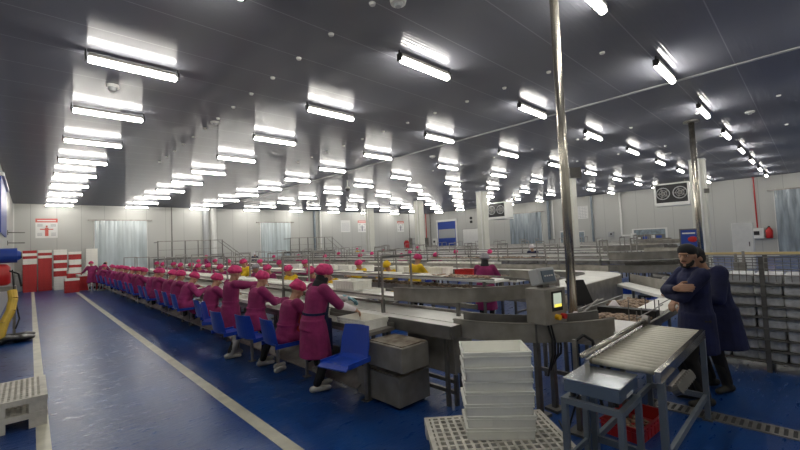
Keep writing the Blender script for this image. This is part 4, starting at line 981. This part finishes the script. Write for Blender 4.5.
for i, (x, y, z) in enumerate(((10.2, 2.6, 0), (12.2, 4.6, 0), (13.2, 4.2, 0), (8.9, 6.5, 0), (5.9, 6.6, .31), (5.5, 4.6, 0))):
    crate('blue plastic crate among the conveyor legs, %s of the floor crates' % ORD[i] if z == 0 else 'blue plastic crate on the leg frame inside the nearest loop', (x, y, 0), .3 * i, 'blue_plastic', 'blue crates under the conveyors', (.6, .42, .3))
heap('brownish product lying along the upper belt of the nearest loop', 5.75 + .45, 4.9, 1.10, .12, .7, 60, .045)
heap('brownish product on the lower belt beside the yellow workers', 6.2, 6.2, .90, .14, 1.6, 130, .05)
heap('scraps on the lower belt right behind the first pair of posts', 3.85, 6.2, .90, .1, .9, 24, .04)
heap('dark product heap on the grey packing table', 7.85, 5.0, .93, .25, .4, 70, .05)
heap('brown product on the upper belt of the middle loop', 10.85, 7.5, 1.19, .16, 2.5, 150, .05)

# ------------------------------------------------------------------ tray rack with foil packs on the right
t = thing('tray_rack', 'dark steel rack holding rows of silver wrapped packs, right of the two men', 'rack', (7.1, 0, 0))
mb = MB()
Y0, Y1 = -1.35, 1.15
for y in (Y0, -.4, .5, Y1):
    MB().box(6.80, 6.85, y - .025, y + .025, 0, 1.46).box(7.40, 7.45, y - .025, y + .025, 0, 1.46).build('post', 'steel_dark', t, world=True)
ZS = [.12 + .14 * k for k in range(8)]
for z in ZS:
    MB().box(6.80, 7.45, Y0, Y1, z, z + .015).box(6.79, 6.80, Y0, Y1, z, z + .015).build('shelf', 'steel_dark', t, world=True)
for z in (1.22, 1.30, 1.38, 1.45):
    MB().box(6.80, 6.82, Y0, Y1, z, z + .012).box(7.43, 7.45, Y0, Y1, z, z + .012).build('top_rail', 'steel', t, world=True)
mb = MB()
for k in range(36): mb.tube((6.81, Y0 + .04 + k * .07, 1.15), (6.81, Y0 + .04 + k * .07, 1.46), .004, 5)
mb.build('wire_guard', 'steel_dark', t, world=True)
pk = MB()
pk.loft([(V((0, 0, z)), .27 * k, .128 * q, None) for z, k, q in ((.0, .93, .9), (.012, 1, 1), (.10, 1, 1), (.118, .94, .92))], 4)
bmesh.ops.rotate(pk.bm, cent=(0, 0, 0), matrix=Matrix.Identity(3), verts=pk.bm.verts)
pk.bm.free(); pk = MB()
for i, (dx, dz) in enumerate(((-.18, 0), (-.06, .006), (.06, -.004), (.18, .003))): pk.cbox((dx, 0, .060 + dz), (.125, .266 - abs(dz) * 2, .118))
pkm = pk.mesh('foil_pack'); pkm.materials.append(M['foil'])
for a, z in enumerate(ZS):
    for b in range(9):
        o = bpy.data.objects.new('foil_pack', pkm); COL.objects.link(o)
        o.location = (7.09 + rnd(-.02, .02), -1.2 + .275 * b + rnd(-.01, .01), z + .0155); o.rotation_euler = (0, 0, rnd(-.03, .03))
        tag(o, 'silver foil wrapped pack on the %s shelf from the floor, %s from the men' % (ORD[a], ORD[8 - b]), 'foil pack', 'silver packs on the rack shelves')
        bv = o.modifiers.new('b', 'BEVEL'); bv.width = .018; bv.segments = 2
t = thing('yellow_rail', 'long pale yellow rail along the top behind the rack', 'rail', (9.2, 0, 0))
MB().box(9.18, 9.24, -2.5, 1.75, 1.36, 1.41).build('bar', 'green_beam', t, world=True)
for y in (-2.4, -.5, 1.6): MB().box(9.19, 9.23, y, y + .04, 0, 1.36).build('post', 'steel_dark', t, world=True)
table('steel work table behind the rack under the yellow rail', 8.3, 9.0, -2.4, 1.5, .95, 'chrome', step=1.2)
t = thing('valve_stand', 'small grey valve block standing on the table behind the rack', 'valve', (8.7, .9, .95))
MB().box(-.06, .06, -.08, .08, 0, .32).tube((0, -.05, .32), (0, -.05, .5), .02, 8).tube((0, .05, .32), (0, .05, .46), .02, 8).build('block', 'steel', t)

# ------------------------------------------------------------------ drain
t = struct(MB().box(4.80, 4.98, -3.0, 1.34, 0, .004).build('trim_8', 'dark'))
mb = MB().box(4.78, 4.81, -3, 1.34, .0, .012).box(4.97, 5.0, -3, 1.34, .0, .012)
for k in range(72): mb.box(4.81, 4.97, -3. + k * .06, -2.97 + k * .06, .004, .012)
tag(mb.build('drain_grate', 'steel'), 'long steel floor drain grate running past the roller table', 'drain grate')

# ------------------------------------------------------------------ things on the walls
def wallbox(name, lab, cat, wall, a0, a1, z0, z1, d, m, parts=(), group=None):
    """a along the wall; wall 'b' = back (x), 'r' = right (y), 'l' = left"""
    cx = (a0 + a1) / 2
    loc = (cx, YB, z0) if wall == 'b' else ((XR, cx, z0) if wall == 'r' else (XL, cx, z0))
    t = thing(name, lab, cat, loc, 0, group)
    def bx(p0, p1, q0, q1, e0, e1):
        if wall == 'b': return (p0, p1, YB - e1, YB - e0, q0, q1)
        if wall == 'r': return (XR - e1, XR - e0, p0, p1, q0, q1)
        return (XL + e0, XL + e1, p0, p1, q0, q1)
    nm, m0 = m
    MB().box(*bx(a0, a1, z0, z1, 0, d)).build(nm, m0, t, world=True)
    for (nm, mm, items) in parts:
        mb = MB()
        for (p0, p1, q0, q1, e0, e1) in items: mb.box(*bx(a0 + p0 * (a1 - a0), a0 + p1 * (a1 - a0), z0 + q0 * (z1 - z0), z0 + q1 * (z1 - z0), e0, e1))
        mb.build(nm, mm, t, world=True)
    return t
M['poster_red'] = mat('poster_red_ink', (.55, .10, .08), .5); M['poster_paper'] = mat('poster_paper', (.74, .74, .72), .5); M['ink'] = mat('grey_ink', (.25, .25, .28), .6)
def poster(lab, wall, a0, a1, z0, z1, fig='ink'):
    body = [(.42, .58, .10, .52, .012, .014), (.46, .54, .54, .64, .012, .014), (.20, .42, .42, .47, .012, .014), (.58, .80, .42, .47, .012, .014)]
    lines = [(.08, .32, .60 + .05 * k, .62 + .05 * k, .012, .014) for k in range(3)] + [(.68, .92, .60 + .05 * k, .62 + .05 * k, .012, .014) for k in range(3)] + [(.08, .3, .12 + .06 * k, .14 + .06 * k, .012, .014) for k in range(3)] + [(.7, .92, .12 + .06 * k, .14 + .06 * k, .012, .014) for k in range(3)]
    return wallbox('wall_poster', lab, 'poster', wall, a0, a1, z0, z1, .01, ('sheet', 'poster_paper'), [('header', 'poster_red', [(0, 1, .80, 1., .01, .013)]), ('header_text', 'poster_paper', [(.08, .92, .87, .92, .013, .015)]), ('figure', fig, body), ('text', 'ink', lines)])
poster('white poster with red header and a red figure above the red crates at far left', 'b', .22, 1.20, 3.0, 4.15, 'poster_red')
poster('small poster with red header left of the fourth column on the back wall', 'b', 23.75, 24.8, 3.02, 4.18)
poster('small poster with red header farthest right on the back wall', 'b', 29.1, 30.1, 2.98, 4.15)
wallbox('wall_notice', 'plain white notice sheet left of the red-headed posters on the back wall', 'notice', 'b', 21.7, 22.8, 3.05, 4.2, .01, ('sheet', 'poster_paper'), [('text', 'ink', [(.1, .9, .15 + .1 * k, .17 + .1 * k, .01, .012) for k in range(7)])])
# strip curtains
M['strip'] = mat('milky_pvc_strip', (.60, .68, .70), .18, 0, noise=.3, nscale=1.2, nstretch=(3, 3, .3), spec=.7)
M['strip_dark'] = mat('clear_pvc_strip', (.36, .42, .47), .15, 0, noise=.5, nscale=1.6, nstretch=(3, 3, .35), spec=.8)
def curtain(lab, wall, a0, a1, z1, m, n, swing=0):
    loc = ((a0 + a1) / 2, YB, 0) if wall == 'b' else (XR, (a0 + a1) / 2, 0)
    t = thing('strip_curtain', lab, 'strip curtain', loc)
    w = (a1 - a0) / n
    for k in range(n):
        mb = MB(); c = a0 + (k + .5) * w; dd = .10 + .03 * (k % 2); pts = []
        for i in range(5):
            s = (i - 2) / 4 * w * 1.25; b = .02 * math.cos((i - 2) * .8)
            pts.append((c + s, dd + b))
        for i in range(4):
            (p, e), (q, f) = pts[i], pts[i + 1]
            if wall == 'b': mb.hexa([(p, YB - e, .02), (q, YB - f, .02), (q, YB - f + .004, .02), (p, YB - e + .004, .02), (p, YB - e, z1), (q, YB - f, z1), (q, YB - f + .004, z1), (p, YB - e + .004, z1)])
            else: mb.hexa([(XR - e, p, .02), (XR - f, q, .02), (XR - f + .004, q, .02), (XR - e + .004, p, .02), (XR - e, p, z1), (XR - f, q, z1), (XR - f + .004, q, z1), (XR - e + .004, p, z1)])
        mb.build('strip', m, t, world=True)
    if wall == 'b': MB().box(a0 - .35, a1 + .35, YB - .16, YB, z1 - .02, z1 + .06).build('hanging_rail', 'steel', t, world=True); [MB().box(q, q + .08, YB - .05, YB, 0, z1).build('door_jamb', 'white_paint', t, world=True) for q in (a0 - .08, a1)]
    else: MB().box(XR - .16, XR, a0 - .35, a1 + .35, z1 - .02, z1 + .06).build('hanging_rail', 'steel', t, world=True); [MB().box(XR - .05, XR, q, q + .08, 0, z1).build('door_jamb', 'white_paint', t, world=True) for q in (a0 - .08, a1)]
    return t
curtain('wide milky strip curtain doorway at the left of the back wall', 'b', 2.98, 5.72, 4.05, 'strip', 12)
curtain('narrower bluish strip curtain doorway in the middle of the back wall', 'b', 13.75, 16.35, 3.95, 'strip', 14)
curtain('clear strip curtain doorway on the right wall at the picture edge', 'r', -1.8, 1.55, 4.05, 'strip_dark', 12)
curtain('tall clear strip curtain door behind the steel pipe on the right wall', 'r', 16.9, 20.0, 4.05, 'grey_strip' if False else 'strip_dark2' if 'strip_dark2' in M else 'strip_dark', 10)
# blue roller door, white door
t = wallbox('roller_door', 'blue roller door with a grey window band near the far corner', 'roller door', 'r', 26.65, 29.2, .1, 3.9, .10, ('curtain', 'blue_paint'), [('window_band', 'grey_panel', [(.04, .96, .52, .78, .10, .105)]), ('frame', 'white_paint', [(-.06, 0, 0, 1.03, 0, .14), (1, 1.06, 0, 1.03, 0, .14)]), ('roller_box', 'white_paint', [(-.06, 1.06, 1, 1.06, 0, .2)]), ('lower_panel', 'grey_panel', [(.04, .96, .02, .3, .10, .105)]), ('rib', 'blk', [(.04, .96, .3 + .1 * k, .305 + .1 * k, .1, .108) for k in range(2)])])
o = wallbox('door_1', None, None, 'r', 23.5, 25.75, .0, 2.95, .08, ('leaf', 'white_paint'), [('handle', 'steel_dark', [(.06, .12, .36, .40, .08, .14)]), ('door_seal', 'steel_dark', [(0, .01, 0, 1, .0, .09), (.99, 1, 0, 1, .0, .09), (0, 1, .99, 1.0, .0, .09)])])
o['kind'] = 'structure'
for i, (a0, a1, z0, z1, nm) in enumerate(((14.7, 15.2, 1.15, 2.1, ''), (13.2, 13.85, 1.15, 2.05, ''), (7.45, 9.5, 1.15, 2.0, ''))):
    o = wallbox('window_%d' % (i + 1), None, None, 'r', a0, a1, z0, z1, .02, ('pane', 'sky_window' if i < 2 else 'dark_window' if False else 'sky_window'), [('window_frame', 'white_paint', [(-.06, .0, -.1, 1.1, 0, .05), (1, 1.06, -.1, 1.1, 0, .05), (0, 1, 1, 1.1, 0, .05), (0, 1, -.1, 0, 0, .05)])])
    o['kind'] = 'structure'
wallbox('wall_notice', 'white grid schedule sheet on the right wall above the small windows', 'notice', 'r', 12.8, 13.85, 3.15, 4.2, .012, ('sheet', 'poster_paper'), [('grid_line', 'ink', [(.05, .95, .12 * k + .08, .12 * k + .10, .012, .014) for k in range(8)] + [(.2 * k, .2 * k + .012, .05, .95, .012, .014) for k in range(1, 5)])])
# room beyond the long window: machines seen as a picture-like band
o = wallbox('control_room_shelf', 'dark equipment showing in the long window of the right wall', 'equipment', 'r', 7.5, 9.45, 1.17, 1.62, .045, ('cabinet', 'steel_dark'), [('blue_box', 'blue_paint', [(.1, .28, .2, .8, .045, .06)]), ('blue_box', 'blue_paint', [(.55, .72, .25, .7, .045, .06)]), ('carton', 'white_paint', [(.32, .45, .3, .9, .045, .06), (.8, .9, .3, .6, .045, .06)])])
# coolers
def cooler(lab, y0, y1, x0):
    t = thing('evaporator_cooler', lab, 'cooling unit', (x0 + .6, (y0 + y1) / 2, 3.5)); x1 = x0 + 1.2; zt = 4.82
    MB().box(x0, x1, y0, y1, 3.55, zt).build('casing', 'white_paint', t, world=True, bevel=.02)
    MB().box(x0 - .06, x0, y0 - .04, y1 + .04, zt - .06, zt + .02).box(x0 - .06, x0, y0 - .04, y1 + .04, 3.5, 3.62).box(x0 - .06, x0, y0 - .04, y0 + .06, 3.62, zt - .06).box(x0 - .06, x0, y1 - .06, y1 + .04, 3.62, zt - .06).build('front_frame', 'white_paint', t, world=True)
    MB().box(x0 - .01, x0 - .002, y0 + .06, y1 - .06, 3.62, zt - .06).build('coil_face', 'dark', t, world=True)
    for k in range(2):
        cy = y0 + (y1 - y0) * (k + .5) / 2; r = (y1 - y0) * .2; zc = 4.2
        for q in (1, .6, .3): MB().torus((x0 - .07, cy, zc), r * q, .025 if q == 1 else .01, 0, 2 * PI, 22, 'x').build('fan_guard_ring', 'grey_panel', t, world=True)
        f = MB().tube((x0 - .05, cy, zc), (x0 - .02, cy, zc), .08, 12)
        for b in range(5):
            a = 2 * PI * b / 5; f.cbox((x0 - .035, cy + r * .55 * math.cos(a), zc + r * .55 * math.sin(a)), (.01, r * .8, .10), Matrix.Rotation(a, 3, 'X'))
        f.build('fan', 'steel_dark', t, world=True)
    for y in (y0 + .2, y1 - .24): MB().box(x0 + .2, x0 + .24, y, y + .04, zt, ZC).box(x1 - .24, x1 - .2, y, y + .04, zt, ZC).build('hanger', 'steel', t, world=True)
    MB().box(x0 - .05, x1, y0, y1, 3.42, 3.5).build('drip_tray', 'white_paint', t, world=True)
cooler('white twin-fan cooling unit under the ceiling, left of the slim pipe', 5.15, 6.95, 29.4)
cooler('grey-white cooling unit under the ceiling beside the third column', 17.4, 19.1, 28.5)

# electrical and fire things
wallbox('alarm_cabinet', 'white wall cabinet with a black dial under the red pipe', 'cabinet', 'r', 2.2, 2.86, 1.10, 1.75, .22, ('case', 'white_paint'), [('dial', 'blk', [(.3, .75, .35, .72, .22, .235)]), ('latch', 'steel_dark', [(.88, .93, .4, .6, .22, .24)])])
t = thing('fire_extinguisher', 'red cylinder cover hung on the right wall beside the white cabinet', 'fire extinguisher', (XR - .14, 1.95, 1.1))
MB().loft([((XR - .15, 1.95, z), r, r, None) for z, r in ((1.10, .13), (1.14, .17), (1.6, .17), (1.72, .10), (1.80, .05))], 16).build('bottle', 'red_paint', t, world=True, smooth=True)
MB().box(XR - .2, XR - .1, 1.9, 2.0, 1.78, 1.86).path([(XR - .15, 1.95, 1.84), (XR - .24, 2.05, 1.7), (XR - .24, 2.08, 1.4)], .018).build('valve_and_hose', 'blk', t, world=True)
o = MB().path([(XR - .06, 2.5, 4.98), (XR - .06, 2.48, 1.78)], .035).tube((XR - .06, 2.5, 4.96), (XR - .06, 2.5, 5.0), .08).build('fire_pipe', 'red_paint'); tag(o, 'thin red pipe running down the right wall to the white cabinet', 'pipe')
o = MB().path([(XR - .2, 32.0 - 1.1, 4.98), (XR - .2, 30.9, 0)], .05).build('fire_pipe', 'red_paint'); tag(o, 'thin red pipe in the far room corner left of the blue door', 'pipe')
for (wl, a, z0, z1, mm, lab) in (('b', 18.75, .6, 5, 'paint_grey', 'blue-grey pipe on the back wall beside the right platform'), ('b', 19.35, 1.4, 5, 'white_paint', 'white pipe on the back wall right of the blue-grey one'), ('b', 10.05, .5, 5, 'white_paint', 'tall white duct on the back wall above the left platform'), ('b', 9.5, .5, 5, 'grey_panel', 'grey pipe beside the white duct on the back wall')):
    o = MB().path([(a, YB - .12, z1), (a, YB - .12, z0)], .11 if 'duct' not in lab else .22, 10).build('wall_pipe', mm); tag(o, lab, 'pipe')
for (a, z0, mm, lab, r) in ((16.15, 1.5, 'paint_grey', 'blue-grey pipe left of the tall steel pole on the right wall', .12), (15.75, 1.5, 'white_paint', 'white pipe bending at its foot on the right wall', .06), (12.45, .8, 'paint_grey', 'slim grey pipe right of the grid schedule on the right wall', .08), (10.3, 1.6, 'white_paint', 'white pipe ending in a valve left of the long window', .07), (30.3, 0, 'steel_dark', 'dark joint pipe near the far corner of the right wall', .04)):
    mb = MB().path([(XR - .12, a, 4.98), (XR - .12, a, z0)], r, 10)
    if r < .08 and 'valve' in lab: mb.path([(XR - .12, a, z0), (XR - .12, a - .7, z0)], .07, 8).cbox((XR - .15, a - .8, z0 - .1), (.15, .35, .5))
    tag(mb.build('wall_pipe', mm), lab, 'pipe')
wallbox('switch_box', 'small grey switch box on the right wall between the pipes', 'switch box', 'r', 10.9, 11.3, 1.55, 1.95, .15, ('case', 'grey_panel'), [('switch', 'blk', [(.3, .6, .4, .7, .15, .18)])])
wallbox('fire_cabinet', 'white cabinet with black dial and red sign near the far corner', 'cabinet', 'r', 29.5, 30.0, 1.3, 2.1, .2, ('case', 'white_paint'), [('dial', 'blk', [(.25, .75, .4, .7, .2, .21)]), ('sign', 'red_paint', [(-.7, -.3, .3, .9, 0, .02)])])
for k, (a, z) in enumerate(((24.6, 4.05), (24.6, 3.65))):
    o = MB().tube((XR, a, z), (XR - .12, a, z), .13, 14).build('wall_fan_vent', 'blk'); tag(o, '%s round black vent above the white door' % ('upper', 'lower')[k], 'vent')
t = thing('banner_stand', 'blue display stand with a red emblem behind the bearded man', 'display stand', (15.0, 2.66, 0))
MB().box(14.98, 15.02, 2.5, 2.92, 1.2, 1.84).build('panel', 'blue_paint', t, world=True)
MB().ell((14.97, 2.62, 1.55), (.012, .13, .09)).build('emblem', 'red_paint', t, world=True)
MB().box(14.965, 14.975, 2.55, 2.88, 1.72, 1.76).box(14.965, 14.975, 2.75, 2.88, 1.36, 1.39).build('lettering', 'poster_paper', t, world=True)
MB().box(14.98, 15.02, 2.46, 2.5, 0, 1.88).box(14.98, 15.02, 2.92, 2.96, 0, 1.88).box(14.98, 15.02, 2.46, 2.96, 1.84, 1.88).build('frame', 'steel_dark', t, world=True)
t = thing('white_cabinet', 'narrow white upright cabinet right of the second column', 'cabinet', (23.5, 2.2, 0))
MB().box(23.2, 23.8, 1.9, 2.6, .0, 2.05).build('body', 'white_paint', t, world=True, bevel=.01); MB().box(23.19, 23.2, 2.0, 2.04, 1., 1.2).build('handle', 'steel_dark', t, world=True)

# ------------------------------------------------------------------ raised platforms by the back wall
def platform(lab, x0, x1, zd, xs):
    t = thing('access_platform', lab, 'platform', ((x0 + x1) / 2, 29.6, 0))
    y0, y1 = 29.4, 30.6
    MB().box(x0, x1, y0, y1, zd - .12, zd).build('deck', 'steel_dark', t, world=True)
    n = int((x1 - x0) / .8)
    for k in range(n + 1):
        x = x0 + (x1 - x0) * k / n
        MB().box(x - .03, x + .03, y0, y0 + .05, zd, zd + 1.15).build('railing_post', 'steel_dark', t, world=True)
        if k % 2 == 0: MB().box(x - .03, x + .03, y0, y0 + .06, 0, zd).box(x - .03, x + .03, y1 - .06, y1, 0, zd).build('leg', 'steel_dark', t, world=True)
    MB().box(x0, x1, y0, y0 + .05, zd + 1.09, zd + 1.15).box(x0, x1, y0, y0 + .03, zd + .53, zd + .56).box(x0, x0 + .04, y0, y1, zd + 1.06, zd + 1.1).build('railing', 'steel', t, world=True)
    n = 6
    for k in range(n): MB().box(x1 + (xs - x1) * k / n, x1 + (xs - x1) * (k + 1) / n, y0 + .1, y1 - .3, zd * (1 - (k + 1) / n), zd * (1 - (k + 1) / n) + .04).build('stair_tread', 'steel_dark', t, world=True)
    for y in (y0 + .05, y1 - .3):
        MB().path([(x1, y, zd), (xs, y, 0)], .05, 6).path([(x1, y, zd + 1.08), (xs, y, 1.0), (xs, y, 0)], .025, 6).path([((x1 + xs) / 2, y, zd / 2), ((x1 + xs) / 2, y, zd / 2 + 1.05)], .02, 6).build('stair_rail', 'steel', t, world=True)
platform('left steel access platform with railing and stairs before the back wall', 6.05, 10.1, 1.45, 12.0)
platform('right steel access platform with stairs before the back wall', 15.45, 19.5, 1.45, 21.4)
t = thing('shelf_rack', 'low steel shelf rack at the back, left of the fourth column', 'rack', (29.6, 28.7, 0))
for z in (.4, 1.0, 1.6, 2.1): MB().box(28.5, 31.0, 28.4, 28.9, z, z + .05).build('shelf', 'steel_dark', t, world=True)
for x in (28.5, 29.7, 30.95): MB().box(x, x + .05, 28.4, 28.9, 0, 2.2).build('post', 'steel', t, world=True)
t = thing('red_overall', 'red overall hanging on a stand left of the steel shelf rack', 'overall', (27.9, 28.6, 0))
MB().loft([((27.9, 28.6, z), rx_, .18, None) for z, rx_ in ((.9, .28), (1.3, .3), (1.75, .36), (1.95, .2), (2.0, .08))], 12).build('cloth', 'red_cloth', t, world=True, smooth=True); MB().tube((27.9, 28.6, 0), (27.9, 28.6, 1.99), .03).build('stand', 'steel_dark', t, world=True)

# ------------------------------------------------------------------ left edge: machine, hose, sheet
t = thing('pump_machine', 'blue, red and yellow pump machine at the left picture edge', 'machine', (-.45, 13.0, 0))
MB().tube((-.55, 12.85, 1.93), (-.22, 12.85, 1.93), .17, 18).tube((-.22, 12.85, 1.93), (-.16, 12.85, 1.93), .12, 18, .09).build('motor_drum', 'blue_paint', t, world=True)
MB().tube((-.16, 12.84, 1.93), (-.145, 12.84, 1.93), .07, 14).build('motor_cap', 'blk', t, world=True)
MB().loft([((-.5, 12.9, z), r, r, None) for z, r in ((1.25, .12), (1.3, .17), (1.66, .17), (1.74, .1))], 16).build('red_tank', 'red_paint', t, world=True, smooth=True)
MB().box(-.62, -.24, 12.75, 13.15, 1.12, 1.22).box(-.60, -.54, 12.8, 12.86, 0, 1.12).box(-.3, -.25, 12.8, 12.86, 0, 1.12).box(-.60, -.54, 13.05, 13.1, 0, 1.12).box(-.3, -.25, 13.05, 13.1, 0, 1.12).build('stand', 'steel', t, world=True)
MB().path([(-.30, 12.6, 1.12), (-.28, 12.5, .95), (-.32, 12.4, .7), (-.42, 12.3, .45), (-.5, 12.2, .1)], .085, 12).build('yellow_hose', 'yellow_paint', t, world=True)
MB().path([(-.30, 12.7, 1.6), (-.26, 12.5, 1.0), (-.18, 12.4, .5), (-.24, 12.3, .3)], .015, 6).path([(-.6, 12.9, 1.7), (-.2, 12.8, 1.5), (-.15, 12.8, 1.2)], .02, 6).build('thin_pipe', 'blk', t, world=True)
mb = MB(); rr = random.Random(4)
for k in range(16): mb.ell((-.35 + rr.uniform(-.3, .32), 12.5 + rr.uniform(-.35, .35), .06 + rr.uniform(0, .06)), (rr.uniform(.1, .2), rr.uniform(.1, .2), rr.uniform(.04, .09)))
o = mb.blob('plastic_sheet', 'black_tarp', None, .02, 1); tag(o, 'black plastic sheet bunched on the floor below the yellow hose', 'plastic sheet')
wallbox('white_box', 'white box standing at the wall left of the red crate stacks', 'box', 'b', -.62, -.36, 0, 1.1, .5, ('body', 'white_paint'), [('lid_line', 'ink', [(0, 1, .8, .82, .5, .505)])])
wallbox('blue_door_curtain', 'blue door panel high on the left wall at the picture edge', 'door panel', 'l', 17.6, 21.7, 2.7, 4.5, .05, ('panel', 'blue_paint'), [('rail', 'white_paint', [(-.02, 1.02, 1, 1.06, 0, .12)])])
for k, (y, z) in enumerate(((24, 3.0), (24, 2.55))):
    o = MB().path([(XL, y, z), (XL + .55, y - .2, z - .02)], .02, 6).box(XL, XL + .02, y - .1, y + .1, z - .1, z + .1).build('wall_hook', 'steel_dark'); tag(o, '%s steel bracket sticking out of the left wall' % ('upper', 'lower')[k], 'bracket')
# bag by the empty chair
o = MB().ell((0, 0, .0), (.12, .10, .09)).blob('plastic_bag', 'white_cloth', None, .012, 1); o.location = (3.02, 4.35, .37); tag(o, 'crumpled white bag under the near work table beside the empty chair', 'bag')
for k, (x, y) in enumerate(((2.92, 5.02), (3.0, 5.2))):
    o = MB().cap((0, -.08, .05), (0, .08, .045), .042, .035).blob('shoe', 'boot', None, .01, 1); o.location = (x - .22, y + .55, .0); o.rotation_euler = (0, 0, -1.2); tag(o, '%s single white shoe lying on the floor under the blue chairs' % ('nearer', 'farther')[k], 'shoe')

# ------------------------------------------------------------------ camera, world, colour management
cam = bpy.data.cameras.new('camera'); cam.lens = 391.39 * 36 / 800; cam.sensor_width = 36; cam.clip_start = .05
co = bpy.data.objects.new('camera', cam); COL.objects.link(co)
yaw, pitch, roll = .757928, .0437859, -.0432508
F = V((math.sin(yaw) * math.cos(pitch), math.cos(yaw) * math.cos(pitch), math.sin(pitch))); R0 = V((math.cos(yaw), -math.sin(yaw), 0)); U0 = R0.cross(F)
Rr = math.cos(roll) * R0 + math.sin(roll) * U0; Ur = -math.sin(roll) * R0 + math.cos(roll) * U0
co.matrix_world = Matrix(((Rr.x, Ur.x, -F.x, 0), (Rr.y, Ur.y, -F.y, 0), (Rr.z, Ur.z, -F.z, 1.85), (0, 0, 0, 1)))
SC.camera = co
w = bpy.data.worlds.new('world'); SC.world = w; w.use_nodes = True
w.node_tree.nodes['Background'].inputs[0].default_value = (.6, .65, .7, 1); w.node_tree.nodes['Background'].inputs[1].default_value = .3
vs = SC.view_settings; vs.view_transform = 'Standard'; vs.look = 'None'; vs.gamma = 1; vs.exposure = 1.1; vs.use_curve_mapping = False
SC.cycles.max_bounces = 6; SC.cycles.diffuse_bounces = 4; SC.cycles.glossy_bounces = 3
SC.cycles.sample_clamp_indirect = 6
